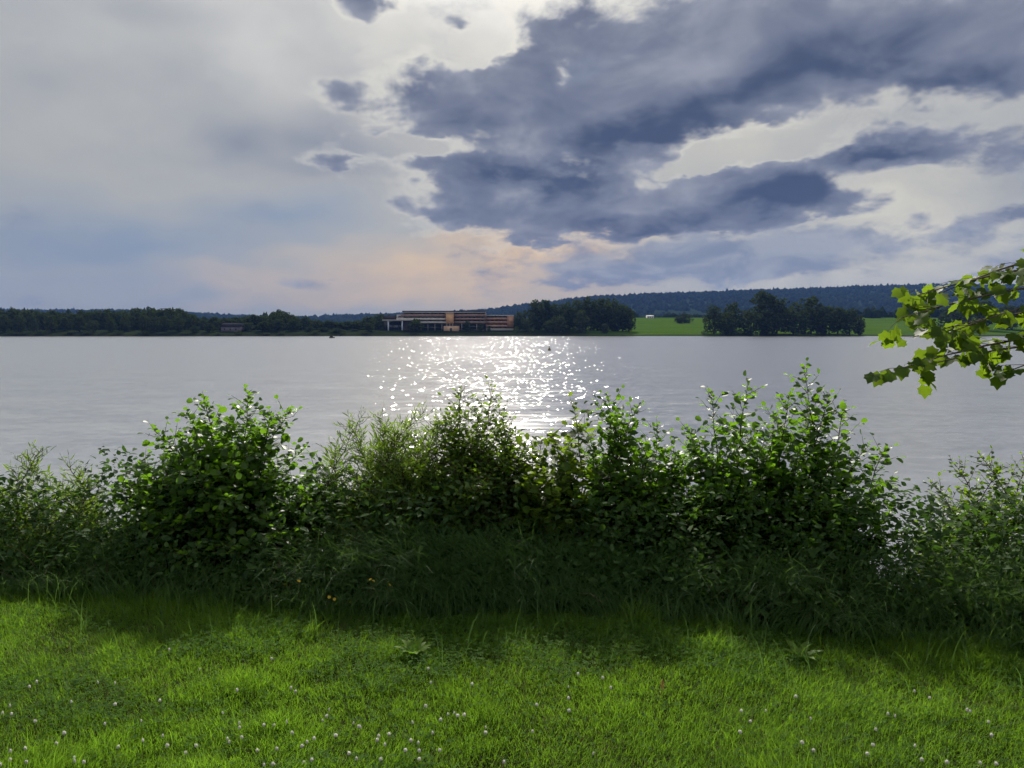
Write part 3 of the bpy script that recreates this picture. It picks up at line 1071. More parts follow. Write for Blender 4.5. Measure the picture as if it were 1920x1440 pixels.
def leaf_maple():
    pts = [(0.05, 0.24), (0.30, 0.16), (0.36, 0.36), (0.54, 0.50), (0.44, 0.62), (0.42, 0.80), (0.23, 0.82), (0.0, 1.06)]
    right = [(x, y, 0.10 * abs(x) - 0.20 * y * y) for x, y in pts]
    left = [(-x, y, z) for x, y, z in right[:-1]][::-1]
    ring = right + left
    c = (0, 0.42, -0.04)
    v = [c] + ring
    n = len(ring)
    f = [(0, 1 + i, 1 + (i + 1) % n) for i in range(n)]
    v += [(0.012, 0, 0.0), (-0.012, 0, 0.0), (0, .34, -.02)]
    f += [(n + 1, n + 3, n + 2)]
    return np.array(v), [np.array(f)]


m_alder = leaf_mat('alder_leaf', (0.020, 0.048, 0.011), (0.062, 0.115, 0.022), (0.20, 0.42, 0.015), 0.48, 0.46, 0.32)
m_alder_o = leaf_mat('alder_leaf_single', (0.020, 0.048, 0.011), (0.062, 0.115, 0.022), (0.20, 0.42, 0.015), 0.48, 0.46, 0.32, True)
m_willow = leaf_mat('willow_leaf', (0.034, 0.062, 0.022), (0.080, 0.125, 0.036), (0.26, 0.42, 0.03), 0.48, 0.46, 0.32)
m_willow_o = leaf_mat('willow_leaf_single', (0.034, 0.062, 0.022), (0.080, 0.125, 0.036), (0.26, 0.42, 0.03), 0.48, 0.46, 0.32, True)
m_mixed = leaf_mat('birch_leaf', (0.022, 0.046, 0.011), (0.070, 0.115, 0.024), (0.25, 0.42, 0.016), 0.48, 0.46, 0.32)
m_mixed_o = leaf_mat('birch_leaf_single', (0.022, 0.046, 0.011), (0.070, 0.115, 0.024), (0.25, 0.42, 0.016), 0.48, 0.46, 0.32, True)
m_maple = leaf_mat('maple_leaf', (0.030, 0.060, 0.010), (0.080, 0.125, 0.016), (0.26, 0.40, 0.016), 0.5, 0.55, 0.22)
m_maple_o = leaf_mat('maple_leaf_single', (0.026, 0.055, 0.010), (0.070, 0.120, 0.016), (0.24, 0.38, 0.016), 0.5, 0.55, 0.22, True)
m_stem = plain('shrub_bark', (0.055, 0.042, 0.028), 0.8, 0.2, 0.35, 20.0)
m_greenstem = plain('green_shoot', (0.06, 0.075, 0.025), 0.7, 0.3, 0.25, 20.0)

KINDS = {
    'alder': (leaf_alder(), m_alder, m_alder_o, 0.072, 0.85),
    'willow': (leaf_willow(), m_willow, m_willow_o, 0.070, 0.5),
    'birch': (leaf_ovate(), m_mixed, m_mixed_o, 0.050, 0.8),
    'maple': (leaf_maple(), m_maple, m_maple_o, 0.085, 0.95),
}
SINGLE = {}
for k_, (tm, m1_, m2_, sz, fl) in KINDS.items():
    SINGLE[k_] = []
    for j in range(3):
        vv = tm[0].copy()
        vv[:, 2] += (j - 1) * 0.10 * vv[:, 0] * (1 if j else -1) + ((j - 1) * 0.16 - .06) * vv[:, 1] ** 2 + .12 * np.sin(5 * vv[:, 1] + 2 * j) * np.abs(vv[:, 0])
        SINGLE[k_].append(np_mesh('leaf', vv, tm[1], [m2_], np.full(len(vv), 0.5)))


def bez(a, b, c, n):
    t_ = np.linspace(0, 1, n)[:, None]
    return (1 - t_) ** 2 * a + 2 * t_ * (1 - t_) * b + t_ ** 2 * c


def shrub(name, label, cat, base, tips, kind, group=None, twigs=22, twig_len=0.30, spacing=0.030, t0=0.14, singles=300, lsize=1.0, stem_r=0.009,
          seed=1, spread=0.10, sparse_top=1.0, tint0=0.45, fill=0.85):
    """stems rise from the base to the given tips; twigs and leaves along them"""
    r = np.random.default_rng(seed)
    bx, by = base
    z0 = float(ground_z(bx, by))
    e = thing(name, label, cat, (bx, by, z0), 0.0, group)
    O = np.array([bx, by, z0])
    (tv, tf), mat, mat_o, size, flat = KINDS[kind]
    LP, LA, LN, LS, LT = [], [], [], [], []
    up = np.array([0, 0, 1.0])
    goals = [(np.array(at(*tp[:3])) - O, tp[3] if len(tp) > 3 else 1.0) for tp in tips]
    for k in range(int(len(tips) * fill)):
        T = goals[k % len(tips)][0]
        T2 = T * np.array([1, 1, 0]) * r.uniform(.75, 1.25) + np.array([r.normal(0, .11), r.normal(0, .16), max(.15, T[2] * r.uniform(.45, .86))])
        goals.append((T2, 1.0))
    for T, dens in goals:
        s0 = np.array([r.normal(0, spread), r.normal(0, spread * .7), -0.04])
        s0[2] = float(ground_z(bx + s0[0], by + s0[1])) - z0 - 0.04
        ctl = s0 + (T - s0) * np.array([0.30, 0.30, 0.62]) + np.append(r.normal(0, 0.05, 2), 0)
        C_ = bez(s0, ctl, T, 12)
        C_[1:-1] += r.normal(0, 0.006, (10, 3))
        length = float(np.sum(np.linalg.norm(np.diff(C_, axis=0), axis=1)))
        g = Geo()
        g.tube(C_, np.linspace(stem_r, 0.0016, 12) * r.uniform(.8, 1.15), 5)
        ntw = max(5, int(1.2 * twigs * length * dens))
        for k in range(ntw):
            f = t0 + (0.985 - t0) * ((k + r.uniform(.1, .9)) / ntw)
            q = f * 11
            i = min(int(q), 10)
            p0 = C_[i] + (C_[i + 1] - C_[i]) * (q - i)
            tan = unit(C_[i + 1] - C_[i])
            a = k * 2.39996 + r.uniform(-.5, .5)
            side = np.array([math.cos(a), math.sin(a), 0.0])
            side = unit(side - tan * np.dot(side, tan))
            d = unit(side * r.uniform(.75, 1.1) + tan * r.uniform(.35, .8) + up * .12)
            L = twig_len * (1.0 - 0.66 * f) * r.uniform(.55, 1.2) * (sparse_top if f > .7 else 1)
            L = max(L, 0.035)
            p1 = p0 + d * L * .5
            p2 = p0 + d * L + up * L * .14 + r.normal(0, .01, 3)
            if L > 0.06:
                g.tube([p0, p1, p2], [0.0026, 0.0020, 0.0010], 3, False)
            nl = max(1, int(L / spacing * r.uniform(.75, 1.2)))
            for j in range(nl + 1):
                h = 0.22 + 0.78 * j / max(nl, 1)
                p = p0 + (p2 - p0) * h
                td = unit(p2 - p0)
                sd = unit(np.cross(td, up)) * (1 if j % 2 else -1)
                ax = unit(td * (1.0 if j == nl else .55) + sd * (0.15 if j == nl else .8) + r.normal(0, .28, 3) + up * (-0.12 if kind != 'willow' else .35))
                nn = up * flat + r.normal(0, .42, 3) + sd * .2
                LP.append(p)
                LA.append(ax)
                LN.append(nn)
                LS.append(size * lsize * r.uniform(.62, 1.18) * (1.0 - .42 * max(0, f - .72) / .28))
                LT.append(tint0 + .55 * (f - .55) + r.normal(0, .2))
        # leaves on the leading shoot
        nsh = int(17 + 12 * dens)
        for k in range(nsh):
            f = .52 + .48 * (k / (nsh - 1)) ** .62
            q = min(f, 1) * 11
            i = min(int(q), 10)
            p = C_[i] + (C_[i + 1] - C_[i]) * (q - i)
            a = k * 2.4 + r.uniform(-.3, .3)
            ax = unit(np.array([math.cos(a), math.sin(a), .35 + .9 * max(0, f - .85) / .15]))
            LP.append(p)
            LA.append(ax)
            LN.append(up * .9 + r.normal(0, .35, 3))
            LS.append(size * lsize * r.uniform(.75, 1.15) * (1.0 - .50 * max(0, f - .8) / .2))
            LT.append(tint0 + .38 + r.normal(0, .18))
        add('stem', g.mesh('stem', [m_stem if kind != 'maple' else m_greenstem], True), e)
    LP, LA, LN, LS, LT = np.array(LP), np.array(LA), np.array(LN), np.array(LS), np.clip(np.array(LT), 0, 1)
    # the leaves that show largest become single leaves, the rest one mass
    c, s = math.cos(PITCH), math.sin(PITCH)
    W = LP + O + LA * (LS * .5)[:, None]
    dep = W[:, 1] * c - (W[:, 2] - EYE.z) * s
    uu = 960 + FPX * W[:, 0] / dep
    vv = 720 - FPX * (W[:, 1] * s + (W[:, 2] - EYE.z) * c) / dep
    cell = (np.floor(uu / 9).astype(int) * 4096 + np.floor(vv / 9).astype(int))
    order = np.argsort(dep)
    _, first = np.unique(cell[order], return_index=True)
    vis = order[first]
    vis = vis[(uu[vis] > -60) & (uu[vis] < 1980)]
    vis = vis[np.argsort(-(LS[vis] / dep[vis]))][:singles]
    one = np.zeros(len(LP), bool)
    one[vis] = True
    rest = ~one
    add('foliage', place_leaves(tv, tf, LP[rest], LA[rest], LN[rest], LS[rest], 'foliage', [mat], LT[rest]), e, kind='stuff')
    A = unit(LA)
    N = unit(LN - A * np.sum(A * LN, axis=1, keepdims=True))
    B = np.cross(A, N)
    for i in vis:
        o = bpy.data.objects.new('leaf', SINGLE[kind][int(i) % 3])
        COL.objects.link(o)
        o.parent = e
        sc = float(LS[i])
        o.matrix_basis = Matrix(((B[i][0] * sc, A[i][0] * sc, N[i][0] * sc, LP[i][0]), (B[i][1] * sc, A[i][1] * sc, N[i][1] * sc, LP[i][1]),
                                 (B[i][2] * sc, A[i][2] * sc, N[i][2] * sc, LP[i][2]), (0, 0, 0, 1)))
    return e, len(LP)


def gx_at(u, Y):
    return (u - 960.0) * Y / FPX


# big rounded alder
shrub('alder_shrub', 'big dense rounded alder bush with dark shaded underside, standing beside the willow shoots', 'shrub', (gx_at(430, 5.35), 5.35),
      [(383, 747, 5.3), (466, 737, 5.3), (545, 768, 5.4), (508, 778, 5.2), (430, 790, 5.1), (288, 808, 5.3), (335, 812, 5.2), (400, 800, 5.6), (575, 838, 5.4), (602, 872, 5.3),
       (270, 890, 5.2), (246, 945, 5.3), (225, 985, 5.2), (310, 900, 4.95), (360, 880, 4.9), (440, 870, 4.85), (520, 880, 4.9), (585, 930, 5.0), (250, 1030, 5.0),
       (330, 980, 4.8), (420, 960, 4.75), (500, 970, 4.8), (570, 1000, 4.85), (290, 1050, 4.85), (380, 1050, 4.75), (470, 1045, 4.75), (215, 930, 5.5), (490, 850, 5.8), (370, 860, 5.9), (600, 1010, 5.2), (480, 790, 5.5), (350, 770, 5.5), (612, 915, 5.4), (628, 960, 5.2), (632, 1015, 5.0), (262, 868, 5.3), (240, 905, 5.1), (255, 935, 5.0), (232, 985, 4.95), (275, 985, 4.8), (300, 835, 5.5), (318, 862, 5.1), (225, 1040, 4.9), (345, 1040, 4.6), (440, 1030, 4.6), (540, 1050, 4.65)],
      'alder', twigs=26, twig_len=.30, seed=3, singles=300)
# willow shoots
shrub('willow_shrub', 'feathery pale green willow shoots with narrow leaves, between the two alders', 'shrub', (gx_at(730, 5.4), 5.4),
      [(652, 792, 5.4, .8), (686, 770, 5.5, .6), (708, 776, 5.4), (738, 805, 5.3), (762, 792, 5.5), (800, 768, 5.3), (828, 792, 5.4), (628, 842, 5.3), (648, 880, 5.2), (690, 850, 5.1), (740, 860, 5.1), (785, 840, 5.1), (830, 860, 5.1),
       (670, 930, 5.1), (720, 940, 5.0), (770, 930, 5.0), (820, 950, 5.0), (640, 960, 5.2), (780, 810, 5.5), (720, 820, 5.6), (690, 900, 5.5), (850, 900, 5.2), (610, 900, 5.4), (595, 950, 5.3), (620, 1000, 5.1), (690, 990, 4.9), (760, 1000, 4.9), (670, 835, 5.4), (748, 812, 5.3), (815, 800, 5.3), (665, 1010, 4.8)],
      'willow', twigs=38, twig_len=.26, spacing=.016, seed=5, singles=300, lsize=1.05, t0=.2, spread=.28, tint0=.5)
# birch-like bush in the sun glitter
shrub('birch_shrub', 'small-leaved birch bush standing dark against the sun glitter', 'shrub', (gx_at(890, 5.2), 5.2),
      [(866, 731, 5.2, .8), (926, 733, 5.2, .7), (842, 792, 5.1), (898, 772, 5.1), (946, 800, 5.2), (880, 815, 5.0), (925, 830, 5.0), (960, 850, 5.1), (850, 870, 4.9), (900, 890, 4.85), (950, 900, 4.9), (870, 940, 4.8),
       (930, 960, 4.8), (980, 930, 5.0), (825, 930, 4.95), (905, 840, 5.4), (970, 990, 4.85), (855, 990, 4.85), (800, 880, 5.1), (990, 880, 5.2), (1000, 940, 5.0), (818, 796, 5.2), (838, 776, 5.2), (802, 832, 5.1), (962, 806, 5.2), (986, 838, 5.2), (945, 778, 5.3), (975, 868, 5.0), (930, 1010, 4.7), (830, 1010, 4.75)],
      'birch', twigs=42, twig_len=.30, spacing=.018, fill=1.2, lsize=1.08, seed=7, singles=300, spread=.10)
# maple sapling
shrub('maple_sapling', 'young maple sapling with yellow-green lobed leaves in the middle of the hedge', 'sapling', (gx_at(1040, 5.0), 5.0),
      [(1076, 756, 5.0, .5), (1000, 832, 5.0, .6), (1034, 808, 4.95, .6), (1092, 792, 5.05, .5), (1062, 832, 4.9, .6), (1020, 880, 4.8, .6), (1075, 880, 4.8, .6), (985, 900, 4.8, .6), (1045, 920, 4.7, .6), (1100, 930, 4.75, .6), (1005, 960, 4.7, .5), (1065, 980, 4.65, .5), (1015, 822, 5.1, .6), (985, 856, 5.1, .6), (1050, 860, 5.1, .6)],
      'maple', twigs=22, twig_len=.26, fill=1.3, spacing=.055, seed=11, singles=260, lsize=.85, t0=.25)
# upright alder shoots
shrub('alder_shoots', 'upright thin alder shoots with round leaves beside the maple sapling', 'shrub', (gx_at(1165, 5.15), 5.15),
      [(1138, 739, 5.15, .6), (1114, 752, 5.1, .8), (1197, 760, 5.1, .9), (1232, 795, 5.2, .9), (1170, 805, 5.0), (1098, 802, 5.1, .8), (1252, 850, 5.2, .9), (1215, 850, 5.0), (1140, 860, 4.95), (1185, 880, 4.9), (1240, 910, 4.95), (1110, 900, 4.9),
       (1150, 940, 4.8), (1210, 950, 4.8), (1265, 960, 4.9), (1125, 990, 4.75), (1180, 1010, 4.7), (1245, 1020, 4.8), (1275, 880, 5.3, .8), (1295, 940, 5.1), (1160, 780, 5.4, .7), (1290, 862, 5.3), (1300, 985, 4.9), (1275, 1040, 4.8), (1268, 852, 5.2), (1302, 842, 5.3), (1258, 905, 5.0), (1130, 1050, 4.6), (1215, 1050, 4.6)],
      'alder', twigs=28, twig_len=.28, fill=1.2, seed=13, singles=300, spread=.22, lsize=.86, tint0=.5)
# tall airy alder
shrub('alder_bush', 'tall airy alder bush with glinting round leaves, near the overhanging maple branch', 'shrub', (gx_at(1475, 5.1), 5.1),
      [(1333, 736, 5.1, .75), (1402, 720, 5.05, .7), (1506, 689, 5.1, .75), (1478, 742, 5.0, .9), (1556, 738, 5.1, .9), (1582, 760, 5.2, .8), (1293, 806, 5.1), (1452, 775, 5.3), (1520, 770, 5.3), (1662, 838, 5.1, .7), (1625, 890, 5.0, .9),
       (1310, 850, 4.9), (1370, 830, 4.9), (1430, 850, 4.85), (1500, 840, 4.8), (1560, 850, 4.9), (1600, 880, 5.2), (1300, 920, 4.8), (1360, 930, 4.75), (1430, 940, 4.7), (1500, 930, 4.7), (1570, 940, 4.75), (1635, 960, 4.9),
       (1330, 1000, 4.7), (1400, 1010, 4.65), (1470, 1020, 4.65), (1540, 1010, 4.65), (1610, 1010, 4.75), (1672, 960, 5.1, .8), (1650, 1040, 4.8), (1360, 790, 5.3), (1420, 800, 5.5), (1680, 900, 5.2), (1690, 1000, 5.0), (1285, 832, 5.2), (1276, 872, 5.1), (1266, 925, 4.95), (1290, 965, 4.8), (1350, 1060, 4.55), (1450, 1065, 4.5), (1550, 1060, 4.5), (1625, 1060, 4.6)],
      'alder', twigs=23, twig_len=.29, fill=1.0, seed=17, singles=300, spread=.2, tint0=.42)
# bushes carrying the hedge on past the photographed stretch
shrub('willow_bush', 'low willow bush at the end of the hedge beyond the big rounded alder', 'shrub', (gx_at(70, 5.4), 5.4),
      [(30, 860, 5.4), (80, 840, 5.3), (125, 870, 5.4), (170, 915, 5.3), (-15, 905, 5.3), (60, 930, 5.1), (120, 960, 5.1), (10, 980, 5.1), (165, 1000, 5.1), (80, 1020, 5.0), (200, 1040, 5.1), (-40, 960, 5.3), (40, 900, 5.7), (110, 905, 5.7)],
      'willow', twigs=34, twig_len=.22, spacing=.017, seed=23, singles=300, lsize=1.05, spread=.25, tint0=.4)
shrub('birch_bush', 'low small-leaved bush under the overhanging maple branch', 'shrub', (gx_at(1820, 5.2), 5.2),
      [(1745, 905, 5.2), (1790, 870, 5.2), (1835, 850, 5.2), (1880, 875, 5.2), (1925, 860, 5.3), (1770, 950, 5.0), (1820, 930, 4.9), (1870, 945, 4.9), (1920, 940, 5.0), (1720, 980, 5.0), (1790, 1010, 4.8), (1850, 1010, 4.8), (1910, 1010, 4.8), (1950, 930, 5.2)],
      'birch', twigs=30, twig_len=.26, spacing=.022, seed=29, singles=300, spread=.2, lsize=1.1)

# ------------------------------------------------------------------ grass
def blades(name, P, H, Wd, ang, lean, seg, tint, mat, label, cat, face=None, droop=None):
    n = len(P)
    face = RNG.uniform(0, 6.2832, n) if face is None else face
    d = np.stack([np.cos(ang), np.sin(ang), 0 * ang], 1)
    sd = np.stack([np.cos(face), np.sin(face), 0 * face], 1)
    V = []
    for k in range(seg + 1):
        t_ = k / seg
        c = P + d * (lean * H * t_ ** 2)[:, None]
        hh = H * (t_ - (0.22 * lean * t_ ** 2))
        if droop is not None:
            hh = hh - droop * H * t_ ** 4
        c = c + np.stack([0 * H, 0 * H, hh], 1)
        if k < seg:
            wv = sd * (Wd * (1 - 0.15 - 0.75 * t_ ** 1.5) * 0.5)[:, None]
            V += [c - wv, c + wv]
        else:
            V += [c]
    k = len(V)
    V = np.stack(V, 1).reshape(-1, 3)
    tri, quad = [(2 * seg - 2, 2 * seg - 1, 2 * seg)], [(2 * i, 2 * i + 1, 2 * i + 3, 2 * i + 2) for i in range(seg - 1)]
    off = (np.arange(n) * k)[:, None, None]
    F = [(np.array(tri)[None] + off).reshape(-1, 3)]
    if quad:
        F.append((np.array(quad)[None] + off).reshape(-1, 4))
    return add(name, np_mesh(name, V, F, [mat], np.repeat(np.clip(tint, 0, 1), k)), kind='stuff', label=label, category=cat)


m_lawn = leaf_mat('lawn_blade', (0.028, 0.070, 0.012), (0.100, 0.168, 0.020), (0.22, 0.42, 0.024), 0.5, 0.55, 0.2)
m_tall = leaf_mat('tall_grass_blade', (0.036, 0.080, 0.028), (0.085, 0.145, 0.045), (0.12, 0.24, 0.035), 0.42, 0.65, 0.12)
m_straw = leaf_mat('straw', (0.09, 0.075, 0.04), (0.24, 0.20, 0.13), (0.16, 0.12, 0.06), 0.3, 0.8, 0.05)
m_clover = leaf_mat('clover_leaf', (0.030, 0.075, 0.014), (0.068, 0.135, 0.022), (0.18, 0.40, 0.016), 0.45, 0.8, 0.08)
m_herb = leaf_mat('bank_herb', (0.018, 0.042, 0.014), (0.050, 0.095, 0.026), (0.08, 0.18, 0.018), 0.35, 0.75, 0.10)

# mown lawn
n = 330000
y = 1.9 + (4.75 - 1.9) * RNG.uniform(0, 1, n)
x = RNG.uniform(-1, 1, n) * (0.70 * y + 1.1)
ed = edge_y(x) - y
keep = ed > -0.12
x, y, ed = x[keep], y[keep], ed[keep]
n = len(x)
patch = fbm(x * 2.2, y * 2.2, 61)
clump = fbm(x * 9, y * 9, 63)
fine_ = fbm(x * 24, y * 24, 67)
H = (0.018 + 0.040 * clump * patch * 2 + 0.016 * fine_) * RNG.uniform(.6, 1.35, n)
H *= 1 + 0.8 * sstep(-ed, -0.42, 0.15) * RNG.uniform(.3, 1.2, n) * (0.5 + patch)
H *= np.where(RNG.uniform(0, 1, n) > .985, 1.9, 1.0)
# scattered coarse tufts and thin, low spots
tx, ty, tr, th = RNG.uniform(-3.6, 3.6, 120), RNG.uniform(2.1, 4.2, 120), RNG.uniform(.03, .10, 120), RNG.uniform(-.55, 1.3, 120)
tuft = np.zeros(n)
for a_, b_, r_, h_ in zip(tx, ty, tr, th):
    tuft += h_ * np.exp(-((x - a_) ** 2 + (y - b_) ** 2) / r_ ** 2)
H *= np.clip(1 + tuft, .35, 2.4)
P = np.stack([x, y, ground_z(x, y) - 0.004], 1)
tint = 0.42 + 1.7 * (patch - .5) + 0.9 * (clump - .5) + .5 * (fbm(x * .7, y * .7, 73) - .5) + .18 * tuft + RNG.normal(0, .18, n)
flow = 6.28 * fbm(x * .9, y * .9, 71) * 1.5
lawn = blades('lawn_grass', P, H, RNG.uniform(.0028, .0052, n), flow + RNG.normal(0, 1.2, n), RNG.uniform(.15, 1.1, n), 2, tint, m_lawn, 'bright green mown lawn in front of the hedge', 'grass')

# clover leaves in patches
n = 60000
y = RNG.uniform(2.0, 4.3, n)
x = RNG.uniform(-1, 1, n) * (0.70 * y + 1.0)
pt = fbm(x * 1.6, y * 1.6, 81)
keep = (RNG.uniform(0, 1, n) < .12 + .88 * sstep(pt, .44, .60)) & (y < edge_y(x) - .1)
x, y = x[keep], y[keep]
n = len(x)
cl_v, cl_f = [], []
for k in range(3):
    a = k * 2.094 + .3
    c_, s_ = math.cos(a), math.sin(a)
    loc = [(0, 0.05, 0), (.32, .45, .10), (.22, .85, .12), (0, .78, .04), (-.22, .85, .12), (-.32, .45, .10)]
    b0 = len(cl_v)
    cl_v += [(x_ * c_ - y_ * s_, x_ * s_ + y_ * c_, z_) for x_, y_, z_ in loc]
    cl_f += [(b0, b0 + 1, b0 + 2), (b0, b0 + 2, b0 + 3), (b0, b0 + 3, b0 + 4), (b0, b0 + 4, b0 + 5)]
P = np.stack([x, y, ground_z(x, y) + RNG.uniform(.02, .062, n)], 1)
A = np.stack([RNG.normal(size=n), RNG.normal(size=n), 0 * x], 1)
N = np.stack([RNG.normal(0, .3, n), RNG.normal(0, .3, n), 1 + 0 * x], 1)
add('clover_leaves', place_leaves(np.array(cl_v), [np.array(cl_f)], P, A, N, RNG.uniform(.008, .0145, n), 'clover_leaves', [m_clover], RNG.uniform(0, 1, n)), kind='stuff', label='low clover leaves growing through the lawn', category='clover')

# yellowed blades and thatch in the lawn
n = 26000
y = RNG.uniform(1.95, 4.3, n)
x = RNG.uniform(-1, 1, n) * (0.70 * y + 1.0)
keep = (fbm(x * 3.1, y * 3.1, 83) > .46) & (y < edge_y(x))
x, y = x[keep], y[keep]
n = len(x)
P = np.stack([x, y, ground_z(x, y)], 1)
blades('lawn_thatch', P, RNG.uniform(.015, .055, n), RNG.uniform(.002, .004, n), RNG.uniform(0, 6.28, n), RNG.uniform(.3, 1.8, n), 2, RNG.uniform(0, .7, n), m_straw, 'yellowed blades and thatch showing between the lawn grass', 'dry grass')

# seeding grass stems along the lawn edge
n = 900
x = RNG.uniform(-4.2, 4.2, n)
y = edge_y(x) + RNG.normal(-.15, .28, n)
P = np.stack([x, y, ground_z(x, y)], 1)
blades('fringe_grass', P, RNG.uniform(.12, .30, n), RNG.uniform(.003, .006, n), RNG.uniform(0, 6.28, n), RNG.uniform(.1, .8, n), 4, RNG.uniform(.2, 1, n), m_tall, 'unmown grass fringe where the lawn meets the bank', 'grass', droop=RNG.uniform(0, .2, n))

# tall rank grass on the bank
n = 42000
x = RNG.uniform(-4.6, 4.8, n)
y = edge_y(x) - .06 + RNG.uniform(0, 1, n) ** 1.35 * 1.75
mid = np.exp(-((x - gx_at(880, 4.6)) / .75) ** 2)
dens = .55 + .45 * mid + .45 * sstep(x, 2.2, 3.0) + .25 * (fbm(x * 1.4, y * 1.4, 91) - .4)
keep = RNG.uniform(0, 1, n) < dens
x, y, mid = x[keep], y[keep], mid[keep]
n = len(x)
P = np.stack([x, y, ground_z(x, y) - .02], 1)
H = RNG.uniform(.22, .52, n) * (1 + .25 * mid) * (.5 + .5 * sstep(y - edge_y(x), -.06, .3)) * (.75 + .5 * fbm(x * 3, y * 3, 93)) * (1 + .35 * sstep(x, 2.4, 3.2))
clumpa = 6.28 * fbm(x * 1.8, y * 1.8, 95) * 2
tall = blades('tall_grass', P, H * 1.1, RNG.uniform(.005, .011, n), clumpa + RNG.normal(0, .8, n), RNG.uniform(.25, 1.05, n), 5, RNG.normal(.42, .24, n), m_tall, 'tall arching rank grass on the bank under the hedge', 'grass', droop=RNG.uniform(0, .45, n))
n = 8000
x = gx_at(910, 4.5) + RNG.normal(0, .42, n)
y = edge_y(x) + .0 + RNG.uniform(0, 1, n) * .6
P = np.stack([x, y, ground_z(x, y) - .02], 1)
H = RNG.uniform(.28, .60, n) * (.5 + .5 * sstep(y - edge_y(x), .0, .35))
blades('arching_grass', P, H * 1.1, RNG.uniform(.006, .012, n), np.where(RNG.uniform(0, 1, n) < .62, 3.4, -.6) + RNG.normal(0, .7, n), RNG.uniform(.12, .85, n), 6, RNG.normal(.35, .25, n), m_tall, 'tuft of long arching grass in front of the birch bush', 'grass', droop=RNG.uniform(.05, .5, n))
n = 420
x = gx_at(1450, 4.4) + RNG.normal(0, .09, n)
y = edge_y(x) + .22 + RNG.uniform(0, 1, n) * .2
P = np.stack([x, y, ground_z(x, y) - .02], 1)
blades('arching_grass', P, RNG.uniform(.3, .62, n), RNG.uniform(.006, .012, n), RNG.uniform(0, 6.28, n), RNG.uniform(.2, 1.0, n), 6, RNG.normal(.7, .2, n), m_tall, 'pale tuft of upright grass in front of the tall airy alder', 'grass', droop=RNG.uniform(.05, .6, n))
# dry stalks among it
n = 650
x = RNG.uniform(-4.2, 4.4, n)
y = edge_y(x) + 0.02 + RNG.uniform(0, 1, n) * .9
P = np.stack([x, y, ground_z(x, y) - .02], 1)
blades('dry_grass', P, RNG.uniform(.12, .42, n), RNG.uniform(.003, .007, n), RNG.uniform(0, 6.28, n), RNG.uniform(.2, 1.3, n), 4, RNG.uniform(0, 1, n) ** 2, m_straw, 'scattered dry straw-coloured stalks in the bank grass', 'dry grass', droop=RNG.uniform(0, .5, n))
# broad-leaved herbs filling the dark foot of the hedge
n = 34000
x = RNG.uniform(-4.6, 4.8, n)
y = edge_y(x) + .04 + RNG.uniform(0, 1, n) * 1.3
top = .24 + .62 * fbm(x * 2.2, y * 2.2, 97)
P = np.stack([x, y, ground_z(x, y) + RNG.uniform(0, 1, n) * top * (.35 + 1.05 * sstep(y - edge_y(x), .0, .7))], 1)
tv_, tf_ = leaf_ovate()
A = RNG.normal(size=(n, 3)) * np.array([1, 1, .45])
N = np.stack([RNG.normal(0, .45, n), RNG.normal(0, .45, n), 1 + 0 * x], 1)
add('undergrowth', place_leaves(tv_, tf_, P, A, N, RNG.uniform(.03, .075, n), 'undergrowth', [m_herb], RNG.uniform(0, 1, n)), kind='stuff', label='dark leafy undergrowth at the foot of the hedge', category='undergrowth')
# reeds at the water's edge
n = 2600
x = np.concatenate([RNG.uniform(2.6, 5.4, n // 2), RNG.uniform(-5, 5, n - n // 2)])
y = RNG.uniform(6.0, 7.0, n)
P = np.stack([x, y, ground_z(x, y) - .03], 1)
blades('shore_reeds', P, RNG.uniform(.5, 1.1, n) * (1 + .25 * (x > 2.6)), RNG.uniform(.006, .012, n), RNG.uniform(0, 6.28, n), RNG.uniform(.05, .5, n), 5, RNG.normal(.6, .2, n), m_tall, 'reedy grass at the water edge behind the hedge', 'reeds', droop=RNG.uniform(0, .2, n))


# ------------------------------------------------------------------ flowers
def on_ground(u, v, lift):
    d = pix_dir(u, v)
    k = (lift - EYE.z) / d.z
    P_ = EYE + d * k
    return P_.x, P_.y


m_white, t = material('clover_flower_head')
at_ = t.n('ShaderNodeAttribute', attribute_name='tint')
p1 = principled(t, t.mix(at_.outputs['Fac'], (0.55, 0.50, 0.40), (0.86, 0.86, 0.82)), 0.8, 0.2)
tl = t.n('ShaderNodeBsdfTranslucent')
tl.inputs[0].default_value = (.85, .84, .76, 1)
mx = t.n('ShaderNodeMixShader')
mx.inputs[0].default_value = .35
t.l(p1, mx.inputs[1])
t.l(tl.outputs[0], mx.inputs[2])
surface(t, mx.outputs[0])


